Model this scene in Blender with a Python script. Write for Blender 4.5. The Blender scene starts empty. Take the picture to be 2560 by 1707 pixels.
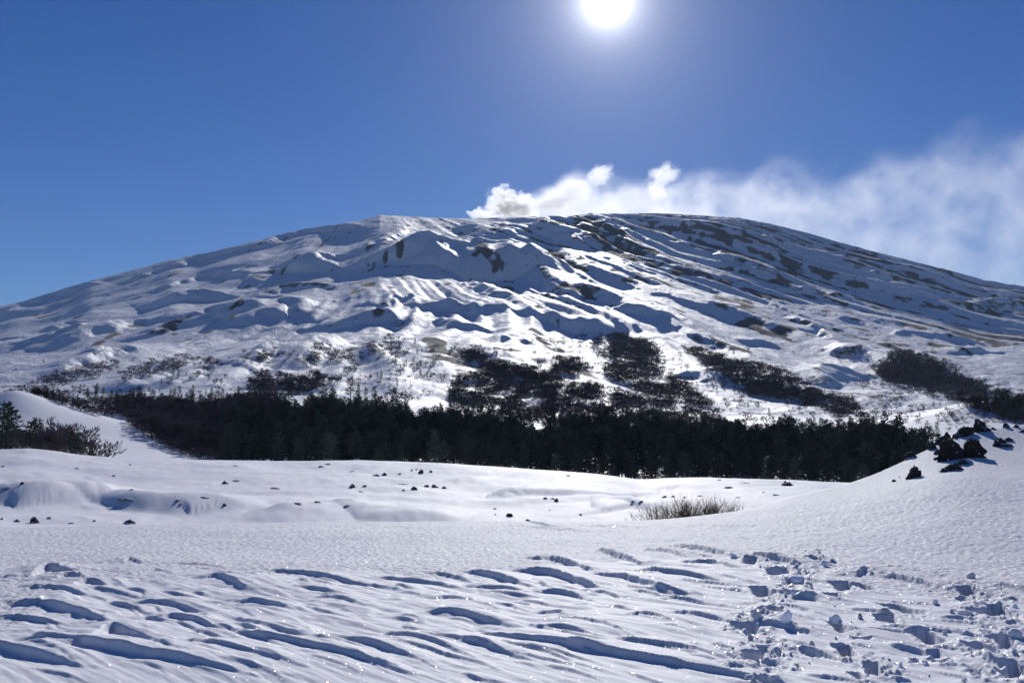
import bpy, math, random
import numpy as np

# ------------------------------------------------------------------ camera, sky, sun, exposure
scene = bpy.context.scene
FPX, CX, CY = 2614.0, 1280.0, 853.5          # focal length and centre in photo pixels (2560 x 1707)
PITCH = math.radians(6.47)
EYE = 1.65
SUN_AZ, SUN_EL = math.radians(5.45), math.radians(24.4)
EXPOSURE = 0.0

cam_data = bpy.data.cameras.new('camera')
cam = bpy.data.objects.new('camera', cam_data)
scene.collection.objects.link(cam)
cam_data.sensor_width = 36.0
cam_data.lens = 36.0 * FPX / 2560.0
cam_data.clip_start, cam_data.clip_end = 0.1, 40000.0
cam.location = (0, 0, EYE)
cam.rotation_euler = (math.radians(90) + PITCH, 0, 0)
scene.camera = cam

scene.view_settings.view_transform = 'Standard'
scene.view_settings.look = 'None'
scene.view_settings.gamma = 1.0
scene.view_settings.use_curve_mapping = False
scene.view_settings.exposure = EXPOSURE
cy = scene.cycles
cy.max_bounces, cy.diffuse_bounces, cy.glossy_bounces = 10, 3, 2
cy.volume_bounces = 2
cy.transparent_max_bounces = 8
cy.volume_step_rate = 0.16
cy.volume_max_steps = 256
cy.sample_clamp_indirect = 6.0
cy.use_denoising = True

sun_dir = (math.sin(SUN_AZ) * math.cos(SUN_EL), math.cos(SUN_AZ) * math.cos(SUN_EL), math.sin(SUN_EL))
world = bpy.data.worlds.new('World')
scene.world = world
world.use_nodes = True
wn, wl = world.node_tree.nodes, world.node_tree.links
wn.clear()
sky = wn.new('ShaderNodeTexSky')
sky.sky_type = 'NISHITA'
sky.sun_disc = False
sky.sun_elevation = SUN_EL
sky.sun_rotation = SUN_AZ
sky.altitude = 1800
sky.air_density = 1.0
sky.dust_density = 0.15
sky.ozone_density = 2.5
hs = wn.new('ShaderNodeHueSaturation')
hs.inputs['Saturation'].default_value = 1.36
hs.inputs['Hue'].default_value = 0.518
wl.new(sky.outputs[0], hs.inputs['Color'])
bg = wn.new('ShaderNodeBackground')
bg.inputs['Strength'].default_value = 0.063
wl.new(hs.outputs[0], bg.inputs['Color'])
# glow painted into the sky round the sun: its aureole, but mostly lens bloom
tc = wn.new('ShaderNodeTexCoord')
dt = wn.new('ShaderNodeVectorMath'); dt.operation = 'DOT_PRODUCT'
dt.inputs[1].default_value = sun_dir
wl.new(tc.outputs['Generated'], dt.inputs[0])
ac = wn.new('ShaderNodeMath'); ac.operation = 'ARCCOSINE'
wl.new(dt.outputs['Value'], ac.inputs[0])
def wmath(op, a, b):
    n = wn.new('ShaderNodeMath'); n.operation = op
    for i, v in enumerate((a, b)):
        if isinstance(v, (int, float)): n.inputs[i].default_value = v
        elif v is not None: wl.new(v, n.inputs[i])
    return n.outputs[0]
def lobe(width, power, amount):
    q = wmath('POWER', wmath('DIVIDE', ac.outputs[0], math.radians(width)), power)
    return wmath('MULTIPLY', wmath('EXPONENT', wmath('MULTIPLY', q, -1.0), None), amount)
glow = wmath('ADD', wmath('ADD', lobe(0.62, 1.0, 4.2), lobe(2.5, 1.0, 0.62)), lobe(8.0, 1.0, 0.05))
bg2 = wn.new('ShaderNodeBackground')
bg2.inputs['Color'].default_value = (1.0, 0.985, 0.97, 1)
wl.new(glow, bg2.inputs['Strength'])
addw = wn.new('ShaderNodeAddShader')
wl.new(bg.outputs[0], addw.inputs[0]); wl.new(bg2.outputs[0], addw.inputs[1])
wo = wn.new('ShaderNodeOutputWorld')
wl.new(addw.outputs[0], wo.inputs['Surface'])

sd = bpy.data.lights.new('sun', 'SUN')
sd.energy = 4.2
sd.angle = math.radians(0.53)
sd.color = (1.0, 0.97, 0.935)
sun = bpy.data.objects.new('sun', sd)
scene.collection.objects.link(sun)
sun.rotation_euler = (math.radians(90) - SUN_EL, 0, math.pi - SUN_AZ)

# ------------------------------------------------------------------ small tools
rng = np.random.default_rng(7)
random.seed(7)
SP, CP = math.sin(PITCH), math.cos(PITCH)

def px_dir(X, Y):
    """photo pixel -> azimuth and tangent of elevation"""
    u = (np.asarray(X, float) - CX) / FPX
    v = (CY - np.asarray(Y, float)) / FPX
    yy = CP - SP * v
    zz = SP + CP * v
    return np.arctan2(u, yy), zz / np.hypot(u, yy)

def sm(a, b, x):
    t = np.clip((x - a) / (b - a), 0, 1)
    return t * t * (3 - 2 * t)

_perm = np.random.default_rng(3).permutation(4096).astype(np.int64)
_gr = np.random.default_rng(4).uniform(0, 2 * np.pi, 4096)
_gx, _gy = np.cos(_gr), np.sin(_gr)
def perlin(x, y, seed=0):
    x = x + seed * 37.17; y = y + seed * 91.73
    xi = np.floor(x).astype(np.int64); yi = np.floor(y).astype(np.int64)
    xf = x - xi; yf = y - yi
    u = xf * xf * xf * (xf * (xf * 6 - 15) + 10)
    v = yf * yf * yf * (yf * (yf * 6 - 15) + 10)
    def g(ix, iy, fx, fy):
        h = _perm[(_perm[ix & 4095] + iy) & 4095]
        return _gx[h] * fx + _gy[h] * fy
    a = g(xi, yi, xf, yf); b = g(xi + 1, yi, xf - 1, yf)
    c = g(xi, yi + 1, xf, yf - 1); d = g(xi + 1, yi + 1, xf - 1, yf - 1)
    return 1.5 * ((a + u * (b - a)) * (1 - v) + (c + u * (d - c)) * v)
def fbm(x, y, n=4, seed=0, gain=0.5):
    s = 0; a = 1.0; f = 1.0
    for i in range(n):
        s = s + a * perlin(x * f, y * f, seed + i * 5); a *= gain; f *= 2.03
    return s
def ridged(x, y, n=3, seed=0):
    s = 0; a = 1.0; f = 1.0
    for i in range(n):
        s = s + a * (1 - (np.sqrt(perlin(x * f, y * f, seed + i * 7) ** 2 + 0.004) - 0.03) * 1.8); a *= 0.5; f *= 2.1
    return s

# ------------------------------------------------------------------ the lie of the land
AZ = np.linspace(-math.pi, math.pi, 5761)
def curve(pts, smooth_deg):
    X, Y = zip(*pts)
    a, t = px_dir(X, Y)
    o = np.argsort(a)
    v = np.interp(AZ, a[o], t[o])
    k = max(1, int(smooth_deg / 0.0625))
    if k > 1:
        w = np.exp(-0.5 * (np.arange(-3 * k, 3 * k + 1) / k) ** 2); w /= w.sum()
        v = np.convolve(np.pad(v, 3 * k, mode='edge'), w, mode='valid')
    return v
SKYLINE = curve([(-900, 940), (-400, 850), (0, 765), (60, 752), (140, 728), (230, 700), (330, 676), (430, 648), (520, 632), (600, 612),
                 (680, 592), (760, 572), (850, 560), (905, 550), (950, 538), (1010, 540), (1080, 545), (1160, 547), (1250, 543), (1330, 541),
                 (1420, 540), (1480, 534), (1560, 534), (1650, 533), (1760, 539), (1850, 545), (1930, 560), (2010, 580), (2090, 603),
                 (2170, 625), (2270, 650), (2370, 675), (2460, 700), (2560, 716), (2800, 775), (3300, 880)], 0.12)
CREST = curve([(-500, 1135), (0, 1124), (60, 1120), (120, 1124), (200, 1136), (300, 1146), (480, 1151), (700, 1153), (900, 1151), (1080, 1157),
               (1250, 1168), (1400, 1178), (1500, 1187), (1560, 1196), (1600, 1201), (1660, 1197), (1760, 1195), (1900, 1197), (2000, 1201),
               (2130, 1208), (2560, 1215), (3000, 1215)], 0.25)
def const(Y): return curve([(0, Y), (2560, Y)], 0.1)
RK = np.array([0, 10, 20, 26, 28.6, 33, 45, 75, 120, 190, 228, 300, 450, 650, 900, 1000.0])
TB = np.zeros((len(AZ), len(RK)))
low = curve([(-300, 1296), (150, 1296), (500, 1302), (1300, 1306), (1500, 1300), (1620, 1312), (1900, 1312), (2560, 1300)], 1.0)
TB[:, 3] = 0.03; TB[:, 4] = 0.0; TB[:, 5] = -0.42
TB[:, 6] = -1.75
TB[:, 7] = EYE + 75 * low
TB[:, 8] = EYE + 120 * (0.5 * (low + CREST) + curve([(0, 1150), (500, 1147), (900, 1155), (1500, 1146), (2560, 1150)], 1))
TB[:, 9] = EYE + 190 * CREST
TB[:, 10] = TB[:, 9] - 1.2
TB[:, 11] = EYE + 300 * (CREST - 0.008)
c450 = curve([(-300, 1120), (0, 1095), (300, 1110), (500, 1135), (700, 1130), (1000, 1125), (1500, 1135), (2000, 1150), (2560, 1135)], 1.0)
c650 = curve([(-300, 1060), (0, 1040), (300, 1040), (700, 1052), (1100, 1065), (1500, 1085), (1900, 1110), (2300, 1090), (2560, 1075)], 1.0)
c900 = curve([(-300, 1010), (0, 985), (300, 985), (700, 990), (1100, 1012), (1500, 1030), (1900, 1052), (2300, 1040), (2560, 1020)], 1.0)
TB[:, 12] = EYE + 450 * c450
TB[:, 13] = EYE + 650 * c650
TB[:, 14] = EYE + 900 * c900
TB[:, 15] = TB[:, 14] + 0.13 * 100
def pchip_slopes(x, y):
    h = np.diff(x); d = np.diff(y, axis=-1) / h
    m = np.zeros_like(y)
    d0, d1 = d[..., :-1], d[..., 1:]
    w1 = 2 * h[1:] + h[:-1]; w2 = h[1:] + 2 * h[:-1]
    ok = d0 * d1 > 0
    with np.errstate(divide='ignore', invalid='ignore'):
        hm = (w1 + w2) / (w1 / d0 + w2 / d1)
    m[..., 1:-1] = np.where(ok, hm, 0)
    m[..., 0] = d[..., 0]; m[..., -1] = d[..., -1]
    return m
TM = pchip_slopes(RK, TB)
GS = np.array([0, .093, .25, .45, .65, .82, .93, 1.0, 1.05, 1.15, 1.5, 2.2])
GV = np.array([0, .058, .175, .368, .592, .800, .932, .99, 1.0, .985, .8, .35])
GM = pchip_slopes(GS, GV[None])[0]
RS = 5200.0
def hermite(x, xk, y0, y1, m0, m1, i):
    h = xk[i + 1] - xk[i]; t = (x - xk[i]) / h
    t2, t3 = t * t, t * t * t
    return (2 * t3 - 3 * t2 + 1) * y0 + (t3 - 2 * t2 + t) * h * m0 + (-2 * t3 + 3 * t2) * y1 + (t3 - t2) * h * m1

HILL_X = [1480, 1615, 1740, 1875, 2028, 2134, 2198, 2262, 2325, 2360, 2432, 2538, 2700, 3200]
HILL_Y = [1318, 1306, 1289, 1270, 1234, 1209, 1183, 1153, 1121, 1100, 1080, 1066, 1050, 1010]
HILL_R = [27, 28, 29, 30, 32, 33.5, 34.5, 36, 37.5, 38, 40, 42, 44, 46]
_ha, _ht = px_dir(HILL_X, HILL_Y)
_hz = EYE + np.array(HILL_R) * _ht
HZ = np.interp(AZ, _ha, np.maximum(_hz, 0.0), left=0)
HR = np.interp(AZ, _ha, HILL_R)
_k = 16; _w = np.exp(-0.5 * (np.arange(-48, 49) / _k) ** 2); _w /= _w.sum()
HZ = np.convolve(np.pad(HZ, 48, mode='edge'), _w, mode='valid')
HR = np.convolve(np.pad(HR, 48, mode='edge'), _w, mode='valid')

def base_height(az, r):
    """smooth ground height, arrays of equal shape"""
    ai = np.clip((az + math.pi) / (2 * math.pi) * (len(AZ) - 1), 0, len(AZ) - 1.001)
    i0 = ai.astype(int); f = ai - i0
    def look(T, k):
        return T[i0, k] * (1 - f) + T[i0 + 1, k] * f
    k = np.clip(np.searchsorted(RK, r, side='right') - 1, 0, len(RK) - 2)
    zn = hermite(np.minimum(r, 1000), RK, look(TB, k), look(TB, k + 1), look(TM, k), look(TM, k + 1), k)
    z9 = look(TB, np.full(r.shape, 14))
    sk = SKYLINE[i0] * (1 - f) + SKYLINE[i0 + 1] * f
    s = np.clip((r - 900) / (RS - 900), 0, 2.19)
    j = np.clip(np.searchsorted(GS, s, side='right') - 1, 0, len(GS) - 2)
    g = hermite(s, GS, GV[j], GV[j + 1], GM[j], GM[j + 1], j)
    g = np.clip(g, 0, 1) ** (1.0 + 0.22 * sm(0.0, 0.3, az) * (1 - sm(0.9, 1.05, s)))
    zf = z9 + (EYE + RS * sk - z9) * g
    z = np.where(r > 900, zf, zn)
    out = sm(0.62, 1.1, np.abs(az))
    z = np.where(r > 190, z + (-4.0 + 0.01 * r - z) * out, z)
    # the near mound on the right
    hz = HZ[i0] * (1 - f) + HZ[i0 + 1] * f
    hr = HR[i0] * (1 - f) + HR[i0 + 1] * f
    hz = hz * (1 - sm(0.8, 1.3, np.abs(az)))
    up = np.clip((r - 13.5) / (hr - 13.5), 0, 1)
    up = 0.75 * up ** 1.7 + 0.25 * sm(0, 1, up)
    dn = 1 - sm(0, 1, (r - hr) / 26)
    p = np.where(r < hr, up, dn)
    return z * (1 - np.where(r > 22, p, 0) * sm(0.05, 0.6, hz)) + hz * p
# ------------------------------------------------------------------ ground grid (polar, so that near snow gets the fine mesh)
NC = 780
A_MAX = math.radians(29.5)
COL = np.linspace(-A_MAX, A_MAX, NC)
def geo(a, b, n): return np.exp(np.linspace(math.log(a), math.log(b), n, endpoint=False))
R1 = geo(5.5, 18, 430); R2 = geo(18, 46, 200); R3 = geo(46, 300, 190)
_t = np.linspace(0, 1, 740)
R4 = 300 + 5600 * (0.5 * _t + 0.5 * _t ** 2)
R5 = np.array([6000, 6150, 6300, 6450.0])
ROW = np.concatenate([R1, R2, R3, R4, R5])
NR = len(ROW)
GA, GR = np.meshgrid(COL, ROW)                # rows x columns
PX, PY = GR * np.sin(GA), GR * np.cos(GA)
Z = base_height(GA, GR)
ROCK = np.zeros_like(Z)
CRUST = np.zeros_like(Z)

def grid_pick(zg, X, Y, rmin=5.5, rmax=1e9):
    """where the sight line through a photo pixel first meets the ground"""
    a, t = px_dir(X, Y)
    c = float(np.clip((a + A_MAX) / (2 * A_MAX) * (NC - 1), 0, NC - 1.001))
    c0 = int(c); f = c - c0
    zc = zg[:, c0] * (1 - f) + zg[:, c0 + 1] * f
    T = (zc - EYE) / ROW
    ok = np.nonzero((T >= t) & (ROW >= rmin))[0]
    if len(ok) == 0:
        m = np.where((ROW >= rmin) & (ROW < rmax), T, -9)
        i = int(np.argmax(m)); r = ROW[i]; z = zc[i]
    else:
        i = ok[0]; i = max(i, 1)
        q = (t - T[i - 1]) / (T[i] - T[i - 1] + 1e-12); q = min(max(q, 0), 1)
        r = ROW[i - 1] + q * (ROW[i] - ROW[i - 1]); z = zc[i - 1] + q * (zc[i] - zc[i - 1])
    return float(r * math.sin(a)), float(r * math.cos(a)), float(z), float(r)

def grid_z(x, y):
    a = math.atan2(x, y); r = math.hypot(x, y)
    c = float(np.clip((a + A_MAX) / (2 * A_MAX) * (NC - 1), 0, NC - 1.001)); c0 = int(c); f = c - c0
    i = int(np.clip(np.searchsorted(ROW, r) - 1, 0, NR - 2)); q = min(max((r - ROW[i]) / (ROW[i + 1] - ROW[i]), 0), 1)
    top = Z[i, c0] * (1 - f) + Z[i, c0 + 1] * f
    bot = Z[i + 1, c0] * (1 - f) + Z[i + 1, c0 + 1] * f
    return float(top * (1 - q) + bot * q)

def window(xs, ys, pad):
    """grid block round some ground points"""
    a = np.arctan2(xs, ys); r = np.hypot(xs, ys)
    da = pad / max(r.min(), 1)
    c0 = np.searchsorted(COL, a.min() - da); c1 = np.searchsorted(COL, a.max() + da)
    r0 = np.searchsorted(ROW, r.min() - pad); r1 = np.searchsorted(ROW, r.max() + pad)
    return slice(r0, max(r1, r0)), slice(c0, max(c1, c0))

def scarp(zg, pts, h, wn_, wf, wob=0.12, seed=0, sharp=2.2, peak=0.4, rock=0.0, expo=0.8, keep_max=False, soft_top=0.6):
    """a drift or ridge: crest along pts, short steep face on the near side, long back slope on the far side"""
    P = np.array(pts, float)
    for _ in range(2):                         # round the corners of the crest line
        Q = np.empty((2 * (len(P) - 1) + 2, 2)); Q[0], Q[-1] = P[0], P[-1]
        Q[1:-1:2] = 0.75 * P[:-1] + 0.25 * P[1:]; Q[2:-1:2] = 0.25 * P[:-1] + 0.75 * P[1:]
        P = Q
    w = window(P[:, 0], P[:, 1], max(wn_, wf) * 3.3)
    x, y = PX[w], PY[w]
    if x.size == 0: return
    L = np.hypot(*(P[1:] - P[:-1]).T); tot = L.sum()
    best = np.full(x.shape, 1e9); T = np.zeros_like(x); S = np.zeros_like(x)
    acc = 0
    for k in range(len(P) - 1):
        d = (P[k + 1] - P[k]) / max(L[k], 1e-6)
        rx, ry = x - P[k, 0], y - P[k, 1]
        s = rx * d[0] + ry * d[1]
        sc = np.clip(s, 0 if k else -0.25 * tot, L[k] if k < len(P) - 2 else L[k] + 0.25 * tot)
        ex, ey = rx - sc * d[0], ry - sc * d[1]
        D = np.hypot(ex, ey)
        t = -rx * d[1] + ry * d[0]
        b = D < best
        best = np.where(b, D, best); T = np.where(b, np.sign(t) * D, T); S = np.where(b, (acc + sc) / tot, S)
        acc += L[k]
    sz = max(wn_, 1e-3)
    T = T + wob * sz * fbm(x / (sz * 3), y / (sz * 3), 3, seed + 11)
    S = S + 0.08 * perlin(x / (sz * 4), y / (sz * 4), seed + 29)
    u = np.clip(S, -0.2, 1.2)
    tau = np.where(u < peak, np.clip((u + 0.08) / (peak + 0.08), 0, 1) ** expo, np.clip((1.12 - u) / (1.12 - peak), 0, 1) ** 1.1)
    tau = tau * (2 - tau) if expo < 1 else tau
    H = h * tau
    wloc = sz * (0.35 + 0.65 * tau)
    near = np.clip(1 + T / wloc, 0, 1)
    near = near ** sharp * (1 + (1 - near) * soft_top)
    far = np.exp(-(np.maximum(T, 0) / wf) ** 1.5)
    add_ = H * np.where(T < 0, np.minimum(near, 1), far)
    zg[w] = np.maximum(zg[w], add_) if keep_max else zg[w] + add_
    if rock:
        m = np.exp(-((T + 0.25 * sz) / (0.42 * sz)) ** 2) * sm(0, 0.4, tau)
        ROCK[w] = np.maximum(ROCK[w], rock * m)

# ---- mountain: ribs running down from the summit, hummocks, then the ridges and hollows seen in the photograph
far = GR > 280
rows_far = np.nonzero(ROW > 280)[0][0]
F = slice(rows_far, None)
fx, fy, fr = PX[F], PY[F], GR[F]
AXX, AXY = -750.0, 6100.0
dx, dy = fx - AXX, fy - AXY
phi = np.arctan2(dx, -dy); rho = np.hypot(dx, dy)
warp = 0.10 * fbm(fx / 2400, fy / 2400, 3, 2)
patchy = 0.25 + 1.1 * sm(-0.15, 0.55, fbm(fx / 700, fy / 900, 2, 15))
mt = sm(700, 1500, fr)
right = sm(-400, 500, fx + 0.15 * (5200 - fy))
rib = ridged(phi * 11 + warp * 7, rho / 3600, 3, 5) - 1.1
rib2 = 1.2 * (ridged(phi * 38 + warp * 23, rho / 3000, 2, 9) - 1.0)
hum = fbm(fx / 560, fy / 620, 3, 21, 0.42)
Zf = mt * (rib * (4 + 18 * right) + rib2 * (0.6 + 4.6 * right) * patchy) + hum * (1.5 + 3 * sm(600, 1200, fr) + 20 * sm(900, 2200, fr) * (1 - 0.55 * right))
calm = sm(1500, 3300, rho)
Zf += calm * mt * fbm(phi * 130 + warp * 60, rho / 1500, 1, 33) * patchy * (0.6 + 2.2 * right)
Zf += fbm(fx / 60, fy / 75, 3, 41) * (0.5 + 0.9 * mt)
Zf += (0.25 + 0.75 * calm) * mt * fbm(phi * 85 + warp * 45, rho / 1300, 2, 45) * patchy * (0.9 + 3.0 * right)
Zf += (fbm(fx / 130, fy / 150, 3, 47) * 4.2 + 2.0 * fbm(fx / 45, fy / 60, 2, 49)) * sm(650, 950, fr) * (1 - 0.7 * sm(1700, 2600, fr))
Z[F] += Zf * sm(300, 420, fr)

def full(pts, ox, oy, sc): return [(ox + x / sc, oy + y / sc) for x, y in pts]
M1 = lambda *p: full(p, 0, 480, 2.6133)
M2 = lambda *p: full(p, 800, 400, 2.6133)
M3 = lambda *p: full(p, 1660, 400, 2.6133)
# crest line, thickness of the shaded face (zoomed pixels), how much rock shows
MOUNTAIN = [
 (M1((1700, 345), (1990, 250), (2350, 240)), 50, .2), (M1((200, 710), (420, 640), (640, 590)), 55, .2), (M1((930, 545), (1350, 415), (1560, 380)), 50, .2),
 (M1((1080, 620), (1300, 560), (1560, 527), (1640, 560)), 40, .55), (M1((1000, 745), (1250, 700), (1540, 690)), 90, .25), (M1((1800, 480), (1900, 470), (1990, 500)), 60, .1),
 (M1((1990, 500), (2120, 450), (2300, 440)), 85, .2), (M1((1700, 690), (1800, 625), (2080, 605), (2190, 630)), 48, 1.3), (M1((1160, 850), (1350, 795), (1700, 745), (1900, 720)), 70, .3),
 (M1((1690, 850), (1800, 775), (1950, 765), (2060, 830)), 125, .5), (M1((1280, 895), (1400, 855), (1620, 835)), 85, .25), (M1((950, 960), (1090, 910), (1250, 895)), 55, .35),
 (M1((340, 890), (430, 850), (530, 840)), 35, .6), (M1((380, 990), (600, 915), (900, 845), (990, 870)), 65, .3), (M1((0, 790), (60, 785), (110, 800)), 40, .1),
 (M1((200, 985), (400, 935), (500, 905)), 48, .35), (M1((640, 1090), (740, 1045), (960, 1035)), 55, .7), (M1((420, 1200), (600, 1100), (670, 1055)), 60, .2),
 (M1((900, 1270), (960, 1215), (1040, 1190)), 75, .4), (M1((1180, 1240), (1350, 1155), (1560, 1122), (1850, 1190)), 50, .35), (M1((1660, 1110), (1720, 1045), (1820, 1020)), 55, .4),
 (M1((1960, 1140), (2060, 1015), (2160, 960)), 80, .45), (M1((1180, 1000), (1270, 988), (1370, 998)), 18, 1.2), (M1((0, 960), (90, 955), (230, 940)), 20, .6),
 (M2((330, 570), (450, 500), (560, 440)), 45, .8), (M2((540, 700), (640, 645), (760, 640)), 105, .35), (M2((740, 750), (830, 670), (1000, 645), (1180, 640)), 105, .5),
 (M2((910, 430), (1000, 430), (1080, 490)), 50, .25), (M2((1290, 390), (1450, 420), (1700, 570)), 80, .3), (M2((1370, 640), (1480, 760), (1640, 950)), 55, .9),
 (M2((1130, 780), (1220, 670), (1390, 650)), 220, .5), (M2((400, 965), (520, 915), (640, 905)), 55, .5), (M2((680, 965), (830, 935), (1010, 1000)), 85, .45),
 (M2((780, 1050), (900, 1085), (1070, 1110)), 50, .4), (M2((60, 1115), (250, 1045), (420, 1022), (580, 1080)), 85, .6), (M2((1590, 1100), (1690, 1092), (1820, 1130)), 120, .3),
 (M2((1700, 825), (1900, 930), (2200, 1020), (2352, 1040)), 50, .4), (M2((1650, 390), (1750, 490), (1860, 600)), 55, .8), (M2((1760, 370), (1950, 505), (2100, 605), (2352, 690)), 60, .6),
 (M2((200, 640), (300, 600), (420, 560)), 40, .2), (M2((1000, 800), (1100, 850), (1250, 960)), 60, .6), (M2((1160, 1190), (1300, 1160), (1420, 1210)), 45, .4),
 (M3((330, 650), (560, 695), (740, 770)), 60, .5), (M3((980, 1130), (1060, 1122), (1130, 1190)), 55, .7), (M3((1100, 1255), (1200, 1222), (1300, 1255)), 40, .5),
 (M3((800, 1030), (900, 1060), (985, 1115)), 45, .1), (M3((1030, 1480), (1120, 1395), (1300, 1405)), 100, .1), (M3((2120, 985), (2220, 942), (2352, 952)), 55, 1.4),
 (M3((1540, 1125), (1950, 1172), (2120, 1210)), 35, .5), (M3((110, 1410), (200, 1392), (250, 1440)), 50, .2), (M3((740, 845), (900, 865), (1220, 905)), 38, .9),
 (M3((0, 430), (300, 520), (700, 640)), 50, .6), (M3((700, 520), (1100, 640), (1500, 780)), 45, .6), (M3((1200, 760), (1700, 900), (2100, 960)), 40, .5),
 (M3((1900, 1270), (2000, 1240), (2200, 1255)), 40, .5), (M3((560, 1200), (640, 1195), (720, 1230)), 35, .4), (M3((1800, 700), (2000, 760), (2300, 830)), 35, .5),
]
Z0 = Z.copy()
for n, (pts, T, rk) in enumerate(MOUNTAIN):
    g = []
    for X, Y in pts:
        x, y, z, r = grid_pick(Z0, X, Y, 700)
        g.append((x, y))
    g = np.array(g)
    r = float(np.hypot(g[:, 0], g[:, 1]).mean())
    t = T / 2.6133 * r / FPX
    wnr = min(1.7 * t, 240)
    scarp(Z, g, 0.44 * wnr, wnr, 1.6 * wnr, wob=0.6, seed=n, sharp=1.2, peak=0.5, rock=rk, expo=0.7)

# snowy knoll and glade by the trees on the left
def mound(X, Y, r, h, rx, ry, pw=1.0):
    a, t = px_dir(X, Y)
    mx, my = r * math.sin(a), r * math.cos(a)
    q = ((PX[F] - mx) / rx) ** 2 + ((PY[F] - my) / ry) ** 2
    Z[F] += h * np.exp(-q ** pw)
mound(30, 1030, 470, 15, 26, 40, 0.7)
mound(250, 1080, 480, 5, 60, 50)
mound(2440, 1050, 800, 14, 45, 70)
mound(2330, 1040, 900, 8, 60, 60)

# keep the skyline where the photograph has it
T = (Z[F] - EYE) / fr
top = T.max(axis=0)
a_i = np.interp(COL, AZ, SKYLINE)
corr = a_i / top
kk = 4; ww = np.exp(-0.5 * (np.arange(-12, 13) / kk) ** 2); ww /= ww.sum()
corr = np.convolve(np.pad(corr, 12, mode='edge'), ww, mode='valid')
Z[F] = EYE + (Z[F] - EYE) * (1 + (corr[None] - 1) * sm(1300, 3600, fr))

# rock showing through the wind-scoured snow
stk = fbm(phi * 60 + warp * 30, rho / 520, 2, 51) + 0.7 * fbm(fx / 52, fy / 80, 2, 57)
patch = fbm(phi * 14, rho / 900, 3, 63)
ROCK[F] = np.clip(ROCK[F] * (0.42 + 0.6 * fbm(fx / 28, fy / 46, 2, 59)), 0, 0.62)
bare = sm(0.45, 1.2, stk + 0.55 * patch + 0.62 * right * sm(2000, 4000, fr))
ROCK[F] = np.maximum(ROCK[F], (0.74 + 0.16 * right) * bare * mt)
ROCK[F] = np.maximum(ROCK[F], 0.6 * sm(0.7, 1.3, fbm(fx / 18, fy / 26, 3, 71) + 0.6 * hum) * sm(700, 1100, fr) * (1 - sm(2000, 3000, fr)))

# ---- middle snowfield
mid = (GR > 30) & (GR < 330)
mr0, mr1 = np.nonzero(ROW > 30)[0][0], np.nonzero(ROW > 330)[0][0]
Mm = slice(mr0, mr1)
mx_, my_, mrr = PX[Mm], PY[Mm], GR[Mm]
fade = sm(34, 60, mrr) * (1 - 0.6 * sm(170, 195, mrr))
Z[Mm] += fade * (0.55 * fbm(mx_ / 34, my_ / 30, 3, 81) + 0.16 * fbm(mx_ / 9, my_ / 12, 3, 83) + 0.035 * fbm(mx_ / 1.6, my_ / 3.0, 3, 85))
Z[Mm] += fade * 0.05 * np.maximum(0, fbm((mx_ + .6 * my_) / 2.2, (my_ - .6 * mx_) / 9, 3, 87))
G4 = lambda *p: full(p, 0, 860, 2.6133)
G5 = lambda *p: full(p, 800, 800, 2.6133)
MIDF = [  # crest, height, near width, back width
 (G4((-90, 1012), (150, 1008), (380, 1022), (540, 1050)), 1.7, 9, 16), (G4((880, 1090), (1150, 1040), (1450, 1060), (1720, 1090)), 1.2, 9, 14),
 (G4((1700, 1075), (2000, 1090), (2352, 1150)), .45, 7, 12), (G5((250, 1300), (600, 1285), (900, 1300)), .7, 4, 9),
 (G5((1150, 1140), (1220, 1145), (1330, 1160)), 1.1, 9, 16), (G5((1290, 1170), (1400, 1195), (1560, 1235)), .55, 7, 12), (G5((1800, 1210), (1900, 1215), (2050, 1235)), .4, 5, 12),
 (G5((820, 1035), (900, 1050), (1010, 1078)), .35, 3, 12), (G5((2060, 1235), (2130, 1240), (2230, 1235)), .7, 5, 10),
 (G4((1780, 1080), (1830, 1085), (1950, 1100)), .25, 2, 8), (G4((2200, 1055), (2280, 1050), (2352, 1065)), .2, 2, 8), (G4((700, 1060), (900, 1050), (1000, 1040)), .3, 6, 10),
]
Z0 = Z.copy()
for n, (pts, h, a, b) in enumerate(MIDF):
    g = np.array([grid_pick(Z0, X, Y, 40)[:2] for X, Y in pts])
    rr = np.hypot(g[:, 0], g[:, 1]); rn = rr.mean() + 0.2 * (rr - rr.mean())   # keep the crest line open, no hairpins
    g = g * (rn / rr)[:, None]
    scarp(Z, g, h, a, b, wob=0.3, seed=200 + n, sharp=1.5, peak=0.5)

# ---- near snow: wind-carved drifts, footprints, trampled snow
N = slice(0, np.nonzero(ROW > 48)[0][0])
nx, ny, nr = PX[N], PY[N], GR[N]
wx, wy = 0.62, -0.785                          # wind direction on the ground: to the right and towards the camera
al = nx * wx + ny * wy; acx = -nx * wy + ny * wx
zs_a = np.interp(COL, px_dir([-100, 60, 150, 400, 900, 1100, 1400, 1600, 1850, 2000, 2250, 2400, 2560, 2700], [1500] * 14)[0],
                 [9, 11.5, 15, 15.6, 15.9, 15.2, 16.4, 17.8, 17.2, 16.5, 14.2, 13.6, 13.8, 13.8])
edge = zs_a[None] + 0.8 * fbm(nx / 1.3, ny / 1.3, 3, 91)
sast = 1 - sm(-0.35, 0.5, nr - edge)           # the carved zone in front of the crusted snow
CRUST[N] = (1 - sast) * (1 - sm(40, 48, nr)) * (0.5 + 0.5 * sm(8, 11, nr))
frontz = 1 - sm(9.2, 10.2, nr + 0.15 * nx)     # the smooth strip at the very bottom
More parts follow.
